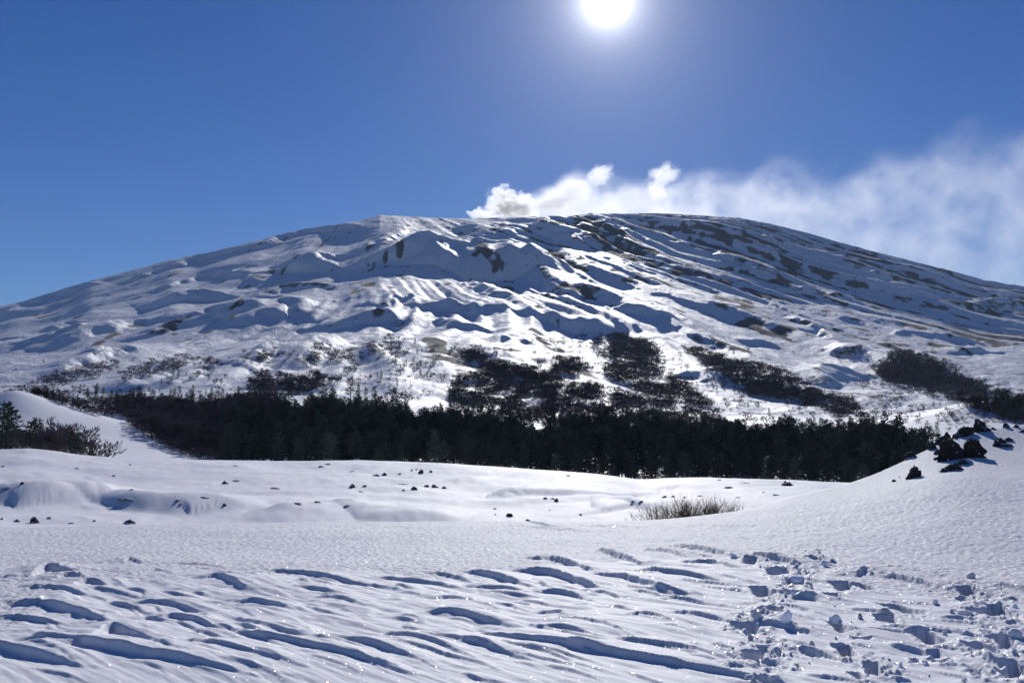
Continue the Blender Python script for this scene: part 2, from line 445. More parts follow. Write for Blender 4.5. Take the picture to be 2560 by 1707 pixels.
Z[N] += sast * ((0.016 * fbm(al / 2.1, acx / 0.62, 3, 95) + 0.026 * (ridged(al / 2.4 + 0.5 * fbm(nx, ny, 2, 93), acx / 0.55, 2, 96) - 0.9)) * (1 - 0.6 * frontz) + 0.007 * fbm(al / 0.9, acx / 0.085, 3, 97))
Z[N] += 0.05 * fbm(nx / 4.5, ny / 4.5, 2, 99) * sm(6, 9, nr) * (1 - sm(26, 29, nr))
cr = fbm(nx / 0.105 + 0.4 * ny, ny / 0.125, 2, 101)
Z[N] += CRUST[N] * (0.016 * np.maximum(cr, -0.5) + 0.012 * fbm(nx / 0.8, ny / 0.7, 2, 103)) * (1 - sm(26, 30, nr) * 0.5)

SL = lambda *p: full(p, 0, 1280, 1.8375)
SR = lambda *p: full(p, 1280, 1280, 1.8375)
SAST = [
 (SL((160, 275), (215, 235), (335, 278)), 50), (SL((260, 303), (320, 283), (405, 312)), 26), (SL((350, 332), (410, 310), (475, 327)), 36), (SL((135, 338), (250, 338), (400, 380)), 26),
 (SL((405, 365), (450, 345), (620, 385)), 24), (SL((570, 225), (600, 214), (642, 232)), 18), (SL((475, 262), (520, 264), (580, 290)), 11), (SL((820, 240), (900, 245), (990, 256)), 10),
 (SL((910, 235), (950, 235), (1000, 252)), 9), (SL((960, 292), (1010, 285), (1100, 328)), 36), (SL((1010, 275), (1080, 288), (1210, 312)), 26), (SL((1310, 262), (1420, 272), (1720, 325)), 34),
 (SL((1380, 340), (1450, 345), (1570, 375)), 22), (SL((1490, 385), (1550, 386), (1640, 420)), 27), (SL((1110, 402), (1200, 393), (1305, 432)), 36), (SL((1080, 440), (1120, 455), (1165, 478)), 16),
 (SL((640, 408), (760, 400), (905, 446)), 38), (SL((690, 427), (720, 430), (762, 460)), 18), (SL((740, 485), (830, 470), (1030, 542)), 62), (SL((895, 467), (940, 464), (1008, 490)), 26),
 (SL((1040, 522), (1070, 510), (1178, 558)), 42), (SL((1105, 490), (1250, 528), (1610, 637)), 38), (SL((125, 398), (235, 390), (505, 492)), 68), (SL((-20, 462), (100, 458), (305, 497)), 42),
 (SL((200, 515), (230, 510), (268, 532)), 20), (SL((420, 580), (505, 500), (590, 528), (725, 602)), 95), (SL((145, 560), (300, 560), (520, 608), (920, 684)), 98), (SL((-40, 580), (100, 606), (288, 662)), 75),
 (SL((810, 610), (930, 604), (1010, 622), (1275, 682)), 62), (SL((880, 546), (950, 548), (1012, 582)), 38), (SL((1125, 563), (1300, 588), (1450, 622), (1690, 678)), 62),
 (SL((1490, 590), (1640, 594), (1890, 668)), 64), (SL((1180, 630), (1250, 650), (1355, 674)), 16), (SL((1820, 560), (1930, 574), (2110, 642)), 38), (SL((1985, 560), (2100, 578), (2352, 645)), 54),
 (SL((2025, 447), (2095, 446), (2295, 502)), 42), (SL((2010, 396), (2080, 388), (2170, 396)), 18), (SL((1982, 266), (2040, 273), (2145, 300)), 24), (SL((2140, 262), (2215, 264), (2400, 312)), 55),
 (SL((1730, 295), (1850, 299), (2015, 322)), 24), (SL((2175, 332), (2250, 328), (2400, 352)), 30), (SL((1830, 370), (1880, 372), (1940, 385)), 10), (SL((700, 272), (740, 276), (790, 290)), 8),
 (SL((1080, 372), (1110, 372), (1150, 388)), 10), (SL((1850, 480), (1890, 488), (1925, 500)), 14), (SL((2180, 440), (2240, 442), (2300, 462)), 18), (SL((380, 395), (420, 402), (460, 430)), 14),
 (SR((138, 197), (170, 193), (350, 247)), 36), (SR((408, 165), (440, 174), (565, 212)), 36), (SR((640, 165), (700, 164), (785, 192)), 28), (SR((745, 148), (850, 150), (995, 190)), 42),
 (SR((770, 182), (850, 194), (935, 208)), 22), (SR((842, 228), (900, 217), (988, 242)), 30), (SR((45, 258), (190, 263), (395, 332)), 58), (SR((390, 275), (490, 279), (705, 347)), 58),
 (SR((615, 262), (740, 273), (920, 302)), 40), (SR((330, 300), (400, 300), (492, 326)), 20), (SR((98, 317), (138, 318), (192, 348)), 30), (SR((115, 357), (200, 349), (358, 392)), 40),
 (SR((340, 360), (410, 358), (485, 380)), 26), (SR((538, 352), (600, 354), (712, 380)), 24), (SR((700, 386), (760, 377), (885, 402)), 20), (SR((440, 438), (490, 435), (552, 456)), 19),
 (SR((765, 462), (850, 467), (995, 502)), 24), (SR((560, 482), (640, 484), (745, 517)), 27), (SR((158, 530), (230, 521), (375, 567)), 47), (SR((255, 496), (345, 489), (505, 557)), 47),
 (SR((480, 590), (600, 600), (775, 637)), 24), (SR((-60, 548), (200, 590), (500, 650), (800, 690), (1090, 742)), 66), (SR((790, 640), (830, 649), (885, 674)), 24), (SR((698, 536), (740, 530), (805, 554)), 19),
 (SR((1118, 186), (1170, 189), (1335, 227)), 36), (SR((1140, 516), (1220, 509), (1355, 547)), 40), (SR((1305, 379), (1350, 374), (1435, 397)), 27), (SR((1245, 406), (1300, 404), (1385, 432)), 29),
 (SR((1665, 255), (1790, 273), (2005, 337)), 38), (SR((1690, 224), (1790, 228), (1925, 257)), 15), (SR((1545, 595), (1620, 604), (1705, 627)), 20), (SR((1228, 575), (1300, 584), (1405, 622)), 22),
 (SR((1295, 620), (1400, 638), (1575, 692)), 28), (SR((2215, 310), (2290, 325), (2400, 352)), 32), (SR((1180, 181), (1280, 189), (1405, 217)), 17), (SR((950, 660), (1010, 668), (1085, 687)), 17),
 (SR((1355, 755), (1480, 764), (1610, 790)), 30), (SR((930, 312), (970, 311), (1012, 321)), 11), (SR((1588, 268), (1635, 232), (1675, 272)), 42), (SR((1620, 515), (1750, 528), (1860, 552)), 16),
 (SR((1198, 246), (1290, 254), (1345, 263)), 16), (SR((1900, 432), (1950, 438), (1995, 452)), 9), (SR((2090, 650), (2150, 655), (2205, 685)), 26), (SR((280, 420), (330, 422), (400, 440)), 10),
 (SR((930, 620), (980, 622), (1050, 645)), 16), (SR((420, 250), (480, 254), (560, 268)), 12), (SR((0, 400), (40, 402), (105, 420)), 14), (SR((560, 420), (640, 432), (760, 448)), 10),
 (SR((330, 400), (380, 402), (460, 416)), 12), (SR((90, 40), (180, 62), (300, 72)), 16), (SR((340, 60), (440, 62), (590, 60)), 9), (SR((20, 62), (120, 66), (280, 78)), 10),
]
DRIFT = np.zeros_like(Z)
for n, (pts, T) in enumerate(SAST):
    g = []
    T = T / 1.8375 * (0.92 if T < 40 else 0.78)
    h = 0.0
    (ax_, ay_), (bx_, by_) = pts[0], pts[-1]
    pts = [(ax_ - 0.06 * (bx_ - ax_), ay_ - 0.03 * (by_ - ay_))] + list(pts[1:-1]) + [(bx_ + 0.22 * (bx_ - ax_), by_ + 0.22 * (by_ - ay_) + 2)]
    for it in range(2):
        g = []
        hs = []
        for X, Y in pts:
            a, t = px_dir(X, Y)
            bz = float(base_height(np.array([a]), np.array([min(EYE / max(-t, .03), 27)]))[0])
            hh = h if it else 0
            r = (EYE - bz - hh * 0.6) / max(-t, 0.03)
            g.append((r * math.sin(a), r * math.cos(a)))
            hs.append(T * r / (FPX + 2.2 * (Y - 1150)))
        h = float(np.mean(hs)) * 0.95
    near_w = h * 0.58
    scarp(DRIFT, g, h, near_w, max(0.32, h * 4.5), wob=0.16, seed=300 + n, sharp=1.12, peak=0.3, expo=0.75, keep_max=True, soft_top=0.0)

Z += DRIFT
rz_ = random.Random(17)
for n in range(150):                           # fine wind-cut edges between the larger drifts
    X, Y = rz_.uniform(-40, 2600), rz_.uniform(1385, 1700)
    a, t = px_dir(X, Y); r = EYE / max(-t, 0.05)
    if r > float(np.interp(a, COL, zs_a)) - 0.2: continue
    x, y = r * math.sin(a), r * math.cos(a)
    L = rz_.uniform(0.35, 1.1); ang = -0.9 + rz_.gauss(0, 0.12)
    ux, uy = math.cos(ang), math.sin(ang)
    h = rz_.uniform(0.012, 0.038) * (0.6 if Y > 1640 else 1)
    bend = rz_.gauss(0.04, 0.05)
    g = [(x - ux * L / 2, y - uy * L / 2), (x - uy * bend, y + ux * bend), (x + ux * L / 2, y + uy * L / 2)]
    scarp(Z, g, h, h * 0.7, max(0.12, h * 5), wob=0.2, seed=800 + n, sharp=1.2, peak=0.35, expo=0.85)
# footprints: (centre, width, height of the dark wall) in the lower right zoom of the photograph
PRINTS = [(1140, 333, 72, 46), (1512, 305, 72, 56), (1604, 322, 62, 40), (1096, 218, 52, 44), (1755, 392, 84, 62), (1716, 452, 80, 42), (1890, 528, 96, 56), (1476, 364, 62, 36),
          (1525, 606, 72, 60), (1490, 488, 66, 46), (1300, 302, 74, 36), (1180, 412, 84, 56), (1605, 560, 80, 30), (1980, 672, 62, 36), (1968, 660, 46, 14), (2236, 412, 52, 70),
          (2180, 435, 90, 44), (2250, 548, 84, 66), (2170, 600, 90, 44), (2082, 345, 66, 46), (2085, 390, 50, 34), (2312, 690, 70, 70), (1818, 602, 66, 22), (1890, 614, 46, 12),
          (1655, 700, 60, 56), (1612, 778, 52, 20), (2146, 756, 46, 12), (1300, 352, 100, 36), (1070, 515, 110, 40), (1110, 660, 90, 40), (2020, 690, 60, 16), (1860, 690, 40, 10),
          (1270, 478, 52, 60), (2290, 740, 70, 40), (1390, 225, 60, 30), (1220, 270, 90, 34), (2320, 400, 40, 24), (1175, 650, 40, 26), (1220, 655, 30, 20), (1400, 660, 52, 24)]
for n, (x, y, w_, h_) in enumerate(PRINTS):
    X, Y = SR((x, y + h_ * 0.5))[0]
    a, t = px_dir(X, Y)
    bz = float(base_height(np.array([a]), np.array([12.0]))[0])
    r = (EYE - bz) / max(-t, 0.05)
    cxp, cyp = r * math.sin(a), r * math.cos(a)
    hw = 0.5 * w_ / 1.8375 * r / FPX
    dep = min(0.30, 1.45 * h_ / 1.8375 * r / FPX)
    ln = max(dep * 3.6, 0.25)                  # the foot slides in: a ramp on the near side, a steep wall at the far end
    w = window(np.array([cxp]), np.array([cyp]), ln + 0.8)
    qx, qy = PX[w] - cxp, PY[w] - cyp
    rot = 0.12 + 0.16 * math.sin(n * 2.7)
    ux, uy = qx * math.cos(rot) - qy * math.sin(rot), qx * math.sin(rot) + qy * math.cos(rot)
    jag = 0.12 * fbm(qx / 0.10, qy / 0.13, 3, 500 + n)
    ex = np.abs(ux) / hw + jag
    wall = 0.22 + 0.02 * perlin(qx / 0.06, qy / 0.06, 520 + n)
    inside = (1 - sm(0.82, 1.08, ex)) * (1 - sm(wall, wall + 0.045, uy))
    ramp = np.clip((uy - (0.22 - ln)) / (ln * 0.8), 0, 1) ** 0.9
    Z[w] -= dep * inside * ramp
    e = np.maximum(ex, np.abs(uy - 0.22 + ln / 2) / (ln / 2))
    rim = np.exp(-((e - 1.35) / 0.3) ** 2)
    Z[w] += rim * 0.014 * (0.6 + fbm(qx / 0.05, qy / 0.06, 2, 540 + n))

# trampled, broken snow along the two tracks
TRACK_A = SR((1120, 210), (1230, 270), (1350, 300), (1290, 350), (1180, 410), (1090, 510), (1150, 600), (1190, 690), (1180, 780))
TRACK_B = SR((2090, 330), (2150, 400), (2200, 470), (2220, 560), (2230, 640), (2290, 720), (2330, 790))
TRACK_C = SR((1400, 170), (1380, 230), (1450, 240), (1330, 290))
TRACK_D = SR((1640, 660), (1680, 730), (1740, 770))
def flat_pick(X, Y):
    a, t = px_dir(X, Y)
    r = EYE / max(-t, 0.05)
    for _ in range(3):
        r = (EYE - float(base_height(np.array([a]), np.array([r]))[0])) / max(-t, 0.05)
    return r * math.sin(a), r * math.cos(a)
TRK = []
for tr, wd in ((TRACK_A, 0.27), (TRACK_B, 0.34), (TRACK_C, 0.2), (TRACK_D, 0.18)):
    g = np.array([flat_pick(X, Y) for X, Y in tr]); TRK.append((g, wd))
    w = window(g[:, 0], g[:, 1], 1.2)
    x, y = PX[w], PY[w]
    D = np.full(x.shape, 9.0)
    for k in range(len(g) - 1):
        d = g[k + 1] - g[k]; L2 = (d ** 2).sum()
        s = np.clip(((x - g[k, 0]) * d[0] + (y - g[k, 1]) * d[1]) / L2, 0, 1)
        D = np.minimum(D, np.hypot(x - g[k, 0] - s * d[0], y - g[k, 1] - s * d[1]))
    m = 1 - sm(wd * 0.4, wd * 1.25, D + 0.25 * fbm(x / 0.4, y / 0.4, 2, 601))
    lump = np.maximum(0, fbm(x / 0.085, y / 0.10, 3, 607)) ** 1.2 * 0.035 + 0.022 * fbm(x / 0.3, y / 0.35, 3, 609)
    Z[w] += m * lump

# faint tracks crossing the middle snowfield
for k, (p0, p1) in enumerate((((1590, 1242), (1700, 1212)), ((1620, 1242), (1712, 1214)), ((1440, 1290), (1600, 1262)))):
    for q in np.linspace(0, 1, 16):
        X = p0[0] + (p1[0] - p0[0]) * q; Y = p0[1] + (p1[1] - p0[1]) * q
        x, y, z, r = grid_pick(Z, X, Y, 60)
        w = window(np.array([x]), np.array([y]), 3)
        Z[w] -= 0.16 * np.exp(-((PX[w] - x) / 0.28) ** 2 - ((PY[w] - y) / 0.8) ** 2)

# ------------------------------------------------------------------ materials
def new_mat(name):
    m = bpy.data.materials.new(name); m.use_nodes = True
    nt = m.node_tree; nt.nodes.clear()
    return m, nt.nodes, nt.links
def node(nodes, kind, **kw):
    n = nodes.new(kind)
    for k, v in kw.items():
        if k in n.inputs: n.inputs[k].default_value = v
        else: setattr(n, k, v)
    return n
def mth(nodes, links, op, a, b=None, c=None, clamp=False):
    n = nodes.new('ShaderNodeMath'); n.operation = op; n.use_clamp = clamp
    for i, v in enumerate((a, b, c)):
        if v is None: continue
        if isinstance(v, (int, float)): n.inputs[i].default_value = v
        else: links.new(v, n.inputs[i])
    return n.outputs[0]

def snow_near():
    m, N_, L_ = new_mat('wind_packed_snow')
    tc = N_.new('ShaderNodeTexCoord').outputs['Object']
    at = node(N_, 'ShaderNodeAttribute', attribute_name='crust')
    n1 = node(N_, 'ShaderNodeTexNoise', Scale=8.0, Detail=5.0, Roughness=0.7)
    n2 = node(N_, 'ShaderNodeTexNoise', Scale=55.0, Detail=3.0)
    n3 = node(N_, 'ShaderNodeTexNoise', Scale=0.35, Detail=3.0)
    for n in (n1, n2, n3): L_.new(tc, n.inputs['Vector'])
    b1 = node(N_, 'ShaderNodeBump', Distance=0.05)
    L_.new(mth(N_, L_, 'MULTIPLY_ADD', at.outputs['Fac'], 0.95, 0.05), b1.inputs['Strength'])
    L_.new(n1.outputs['Fac'], b1.inputs['Height'])
    b2 = node(N_, 'ShaderNodeBump', Distance=0.004, Strength=0.35)
    L_.new(n2.outputs['Fac'], b2.inputs['Height']); L_.new(b1.outputs[0], b2.inputs['Normal'])
    cr = node(N_, 'ShaderNodeMix', data_type='RGBA')
    cr.inputs[6].default_value = (0.79, 0.795, 0.835, 1); cr.inputs[7].default_value = (0.85, 0.853, 0.88, 1)
    L_.new(n3.outputs['Fac'], cr.inputs[0])
    p = node(N_, 'ShaderNodeBsdfPrincipled', Roughness=0.7)
    p.inputs['Specular IOR Level'].default_value = 0.05
    L_.new(cr.outputs[2], p.inputs['Base Color']); L_.new(b2.outputs[0], p.inputs['Normal'])
    # single ice crystals: tiny facets, each with its own tilt
    v = node(N_, 'ShaderNodeTexVoronoi', Scale=100.0); L_.new(tc, v.inputs['Vector'])
    sub = node(N_, 'ShaderNodeVectorMath', operation='SUBTRACT'); sub.inputs[1].default_value = (0.5, 0.5, 0.5)
    L_.new(v.outputs['Color'], sub.inputs[0])
    scl = node(N_, 'ShaderNodeVectorMath', operation='SCALE'); scl.inputs['Scale'].default_value = 1.5
    L_.new(sub.outputs[0], scl.inputs[0])
    ad = node(N_, 'ShaderNodeVectorMath', operation='ADD'); L_.new(scl.outputs[0], ad.inputs[0])
    gn = N_.new('ShaderNodeNewGeometry'); L_.new(gn.outputs['Normal'], ad.inputs[1])
    nm = node(N_, 'ShaderNodeVectorMath', operation='NORMALIZE'); L_.new(ad.outputs[0], nm.inputs[0])
    g = node(N_, 'ShaderNodeBsdfGlossy', Roughness=0.16); g.inputs['Color'].default_value = (1, 1, 1, 1)
    L_.new(nm.outputs[0], g.inputs['Normal'])
    mx = N_.new('ShaderNodeMixShader')
    core = mth(N_, L_, 'LESS_THAN', v.outputs['Distance'], 0.42)
    L_.new(mth(N_, L_, 'MULTIPLY', core, 0.022), mx.inputs[0])
    L_.new(p.outputs[0], mx.inputs[1]); L_.new(g.outputs[0], mx.inputs[2])
    o = N_.new('ShaderNodeOutputMaterial'); L_.new(mx.outputs[0], o.inputs['Surface'])
    return m

def snow_far():
    m, N_, L_ = new_mat('mountain_snow')
    tc = N_.new('ShaderNodeTexCoord').outputs['Object']
    at = node(N_, 'ShaderNodeAttribute', attribute_name='rock')
    mp = node(N_, 'ShaderNodeMapping'); mp.inputs['Scale'].default_value = (0.05, 0.02, 0.05)
    mp.inputs['Rotation'].default_value = (0, 0, 0.5)
    L_.new(tc, mp.inputs['Vector'])
    n1 = node(N_, 'ShaderNodeTexNoise', Scale=1.0, Detail=6.0, Roughness=0.65); L_.new(mp.outputs[0], n1.inputs['Vector'])
    n2 = node(N_, 'ShaderNodeTexNoise', Scale=0.14, Detail=5.0, Roughness=0.7); L_.new(tc, n2.inputs['Vector'])
    b1 = node(N_, 'ShaderNodeBump', Distance=7.0, Strength=0.8); L_.new(n1.outputs['Fac'], b1.inputs['Height'])
    far_ = node(N_, 'ShaderNodeAttribute', attribute_name='far')
    L_.new(mth(N_, L_, 'MULTIPLY', far_.outputs['Fac'], 0.8), b1.inputs['Strength'])
    b2 = node(N_, 'ShaderNodeBump', Distance=2.4, Strength=0.8)
    L_.new(mth(N_, L_, 'MULTIPLY', far_.outputs['Fac'], 0.8), b2.inputs['Strength']); L_.new(n2.outputs['Fac'], b2.inputs['Height']); L_.new(b1.outputs[0], b2.inputs['Normal'])
    rk = mth(N_, L_, 'ADD', at.outputs['Fac'], mth(N_, L_, 'MULTIPLY', mth(N_, L_, 'SUBTRACT', n2.outputs['Fac'], 0.5), 1.4))
    mr = node(N_, 'ShaderNodeMapRange'); mr.inputs['From Min'].default_value = 0.34; mr.inputs['From Max'].default_value = 0.62
    L_.new(rk, mr.inputs['Value'])
    c = node(N_, 'ShaderNodeMix', data_type='RGBA')
    c.inputs[6].default_value = (0.83, 0.84, 0.875, 1); c.inputs[7].default_value = (0.060, 0.050, 0.048, 1)
    L_.new(mth(N_, L_, 'MULTIPLY', mr.outputs[0], 0.92), c.inputs[0])
    p = node(N_, 'ShaderNodeBsdfPrincipled')
    ro = node(N_, 'ShaderNodeMix', data_type='FLOAT'); ro.inputs[2].default_value = 0.6; ro.inputs[3].default_value = 0.9
    L_.new(mr.outputs[0], ro.inputs[0]); L_.new(ro.outputs[0], p.inputs['Roughness'])
    p.inputs['Specular IOR Level'].default_value = 0.09
    L_.new(c.outputs[2], p.inputs['Base Color']); L_.new(b2.outputs[0], p.inputs['Normal'])
    o = N_.new('ShaderNodeOutputMaterial'); L_.new(p.outputs[0], o.inputs['Surface'])
    return m
MAT_SNOW, MAT_MOUNT = snow_near(), snow_far()

def link(o):
    scene.collection.objects.link(o); return o
def mesh_np(name, V, Fq, mat, smooth=True):
    """V: n x 3, Fq: m x k (all faces the same size)"""
    me = bpy.data.meshes.new(name)
    V = np.asarray(V, np.float32); Fq = np.asarray(Fq, np.int32)
    me.vertices.add(len(V)); me.vertices.foreach_set('co', V.ravel())
    k = Fq.shape[1]
    me.loops.add(Fq.size); me.loops.foreach_set('vertex_index', Fq.ravel())
    me.polygons.add(len(Fq)); me.polygons.foreach_set('loop_start', np.arange(0, Fq.size, k, dtype=np.int32))
    me.polygons.foreach_set('use_smooth', np.full(len(Fq), smooth))
    me.update(calc_edges=True); me.validate()
    if mat: me.materials.append(mat)
    return me
def tag(o, label=None, cat=None, group=None, kind=None):
    if label: o['label'] = label
    if cat: o['category'] = cat
    if group: o['group'] = group
    if kind: o['kind'] = kind
    return o
def grid_mesh(name, r0, r1, mat, attrs):
    nr_ = r1 - r0
    V = np.stack([PX[r0:r1], PY[r0:r1], Z[r0:r1]], -1).reshape(-1, 3)
    idx = np.arange(nr_ * NC).reshape(nr_, NC)
    Fq = np.stack([idx[:-1, :-1], idx[:-1, 1:], idx[1:, 1:], idx[1:, :-1]], -1).reshape(-1, 4)
    me = mesh_np(name, V, Fq, mat)
    for an, arr in attrs.items():
        at = me.attributes.new(an, 'FLOAT', 'POINT')
        at.data.foreach_set('value', arr[r0:r1].astype(np.float32).ravel())
    return link(bpy.data.objects.new(name, me))
split = int(np.nonzero(ROW >= 300)[0][0])
snow_field = grid_mesh('snow_field', 0, split + 1, MAT_SNOW, {'crust': CRUST})
tag(snow_field, 'wind-carved snow in the foreground with hummocky snowfield behind', 'snow', kind='structure')
mountain = grid_mesh('mountain', split, NR, MAT_MOUNT, {'rock': ROCK, 'far': 0.04 + 0.96 * sm(550, 1300, GR)})
tag(mountain, 'broad snow-covered volcano filling the background', 'mountain', kind='structure')
# coarse ground on all the sides the camera does not look at
a2 = np.concatenate([np.linspace(A_MAX, 2 * math.pi - A_MAX, 140)])
r2 = np.concatenate([np.linspace(5.5, 46, 30), geo(46, 300, 24), geo(300, 6450, 36), [6450.0]])
A2, B2 = np.meshgrid(np.where(a2 > math.pi, a2 - 2 * math.pi, a2), r2)
Z2 = base_height(A2, B2)
V = np.stack([B2 * np.sin(A2), B2 * np.cos(A2), Z2], -1).reshape(-1, 3)
idx = np.arange(len(V)).reshape(A2.shape)
Fq = np.stack([idx[:-1, :-1], idx[:-1, 1:], idx[1:, 1:], idx[1:, :-1]], -1).reshape(-1, 4)
o = link(bpy.data.objects.new('ground', mesh_np('ground', V, Fq, MAT_SNOW))); tag(o, 'open snow on the sides the view does not take in', 'snow', kind='structure')
a3 = np.linspace(0, 2 * math.pi, 97)[:-1]
r3 = np.array([0.3, 2, 4, 5.52])
A3, B3 = np.meshgrid(a3, r3)
V = np.stack([B3 * np.sin(A3), B3 * np.cos(A3), 0 * A3], -1).reshape(-1, 3)
V[96 * 3:, 2] -= 0.02
V = np.vstack([V, [[0, 0, 0]]])
Fq = [(i * 96 + j, i * 96 + (j + 1) % 96, (i + 1) * 96 + (j + 1) % 96, (i + 1) * 96 + j) for i in range(3) for j in range(96)]
o = link(bpy.data.objects.new('ground', mesh_np('ground', V, np.array(Fq), MAT_SNOW))); tag(o, 'flat snow underfoot at the viewpoint', 'snow', kind='structure')
# ------------------------------------------------------------------ plain materials for rock, wood, needles, loose snow
def mat_noise(name, c1, c2, scale, rough=0.9, bump=0.0, spec=0.1, translucent=0.0):
    m, N_, L_ = new_mat(name)
    tc = N_.new('ShaderNodeTexCoord').outputs['Object']
    n = node(N_, 'ShaderNodeTexNoise', Scale=scale, Detail=5.0, Roughness=0.65); L_.new(tc, n.inputs['Vector'])
    r = N_.new('ShaderNodeValToRGB')
    r.color_ramp.elements[0].position = 0.32; r.color_ramp.elements[1].position = 0.7
    r.color_ramp.elements[0].color = (*c1, 1); r.color_ramp.elements[1].color = (*c2, 1)
    L_.new(n.outputs['Fac'], r.inputs[0])
    oi = N_.new('ShaderNodeObjectInfo')
    hv = node(N_, 'ShaderNodeHueSaturation')
    L_.new(mth(N_, L_, 'MULTIPLY_ADD', oi.outputs['Random'], 1.0, 0.5), hv.inputs['Value'])
    L_.new(r.outputs[0], hv.inputs['Color'])
    p = node(N_, 'ShaderNodeBsdfPrincipled', Roughness=rough)
    p.inputs['Specular IOR Level'].default_value = spec
    L_.new(hv.outputs[0], p.inputs['Base Color'])
    if bump:
        b = node(N_, 'ShaderNodeBump', Strength=0.8, Distance=bump); L_.new(n.outputs['Fac'], b.inputs['Height']); L_.new(b.outputs[0], p.inputs['Normal'])
    o = N_.new('ShaderNodeOutputMaterial')
    L_.new(p.outputs[0], o.inputs['Surface'])
    return m
MAT_NEEDLE = mat_noise('pine_needles', (0.045, 0.064, 0.054), (0.10, 0.125, 0.105), 1.3, spec=0.0, rough=1.0)
MAT_BARK = mat_noise('pine_bark', (0.05, 0.038, 0.03), (0.10, 0.075, 0.06), 6, bump=0.02)
MAT_TWIG = mat_noise('bare_twigs', (0.062, 0.047, 0.056), (0.145, 0.112, 0.122), 1.1, spec=0.0, rough=1.0)
MAT_STEM = mat_noise('bare_stem', (0.07, 0.055, 0.05), (0.16, 0.13, 0.115), 5, bump=0.01)
MAT_BUSH = mat_noise('shrub_stems', (0.10, 0.066, 0.042), (0.20, 0.14, 0.095), 3)
MAT_CLOD = mat_noise('loose_snow', (0.74, 0.755, 0.83), (0.82, 0.83, 0.88), 14, rough=0.7, bump=0.01, spec=0.05)
def mat_lava():
    m, N_, L_ = new_mat('lava_rock')
    tc = N_.new('ShaderNodeTexCoord').outputs['Object']
    n = node(N_, 'ShaderNodeTexNoise', Scale=7.0, Detail=6.0, Roughness=0.7); L_.new(tc, n.inputs['Vector'])
    r = N_.new('ShaderNodeValToRGB')
    r.color_ramp.elements[0].color = (0.016, 0.013, 0.013, 1); r.color_ramp.elements[1].color = (0.085, 0.068, 0.060, 1)
    L_.new(n.outputs['Fac'], r.inputs[0])
    # snow caught on the flatter tops
    ge = N_.new('ShaderNodeNewGeometry'); sx = N_.new('ShaderNodeSeparateXYZ'); L_.new(ge.outputs['Normal'], sx.inputs[0])
    n2 = node(N_, 'ShaderNodeTexNoise', Scale=2.6, Detail=4.0); L_.new(tc, n2.inputs['Vector'])
    s = mth(N_, L_, 'ADD', sx.outputs[2], mth(N_, L_, 'MULTIPLY', n2.outputs['Fac'], 0.9))
    mr = node(N_, 'ShaderNodeMapRange'); mr.inputs['From Min'].default_value = 1.02; mr.inputs['From Max'].default_value = 1.10
    L_.new(s, mr.inputs['Value'])
    c = node(N_, 'ShaderNodeMix', data_type='RGBA'); c.inputs[7].default_value = (0.79, 0.80, 0.86, 1)
    L_.new(mr.outputs[0], c.inputs[0]); L_.new(r.outputs[0], c.inputs[6])
    p = node(N_, 'ShaderNodeBsdfPrincipled', Roughness=0.88); p.inputs['Specular IOR Level'].default_value = 0.15
    L_.new(c.outputs[2], p.inputs['Base Color'])
    b = node(N_, 'ShaderNodeBump', Strength=0.9, Distance=0.04); L_.new(n.outputs['Fac'], b.inputs['Height']); L_.new(b.outputs[0], p.inputs['Normal'])
    o = N_.new('ShaderNodeOutputMaterial'); L_.new(p.outputs[0], o.inputs['Surface'])
    return m
MAT_LAVA = mat_lava()

# ------------------------------------------------------------------ rocks and clods
import bmesh
from mathutils import Vector, noise as mnoise, Matrix
def stone_mesh(name, seed, sub, rough, jag, mat, flat=0.35, blocky=0.0):
    bm = bmesh.new(); bmesh.ops.create_icosphere(bm, subdivisions=sub, radius=1.0)
    off = Vector((seed * 13.7, seed * 7.1, seed * 3.3))
    rs = random.Random(seed)
    cuts = [(Vector((rs.gauss(0, 1), rs.gauss(0, 1), rs.gauss(0, 1))).normalized(), rs.uniform(0.55, 0.85)) for _ in range(9 if blocky else 4)]
    for v in bm.verts:
        d = v.co.normalized()
        k = 1 + rough * mnoise.fractal(d * 1.3 + off, 1.0, 2.1, 4) + jag * (1 - 2 * abs(mnoise.noise(d * 2.6 + off))) + jag * 0.6 * mnoise.noise(d * 5.5 + off) + jag * 0.35 * mnoise.noise(d * 12 + off)
        p = d * k
        for n_, q in cuts:
            e = p.dot(n_) - q
            if e > 0: p -= n_ * e * (0.92 if blocky else 0.55)
        if p.z < -flat: p.z = -flat
        if not blocky:
            tp = 1.05 - 0.14 * max(-0.3, min(1.2, p.z + flat)) + 0.2 * mnoise.noise(d * 2 - off)
            p = Vector((p.x * tp, p.y * tp, p.z))
        v.co = p
    # unit box: base at z = 0, width and height 1
    lo = Vector((min(v.co.x for v in bm.verts), min(v.co.y for v in bm.verts), min(v.co.z for v in bm.verts)))
    hi = Vector((max(v.co.x for v in bm.verts), max(v.co.y for v in bm.verts), max(v.co.z for v in bm.verts)))
    for v in bm.verts:
        v.co = Vector(((v.co.x - (lo.x + hi.x) / 2) / (hi.x - lo.x), (v.co.y - (lo.y + hi.y) / 2) / (hi.y - lo.y), (v.co.z - lo.z) / (hi.z - lo.z)))
    me = bpy.data.meshes.new(name); bm.to_mesh(me); bm.free()
    me.materials.append(mat)
    for p in me.polygons: p.use_smooth = blocky > 0
    return me
ROCK_BIG = [stone_mesh('lava_rock', 40 + i, 4, 0.42, 0.50, MAT_LAVA, 0.25) for i in range(7)]
ROCK_SMALL = [stone_mesh('lava_rock', 60 + i, 3, 0.38, 0.55, MAT_LAVA, 0.15) for i in range(7)]
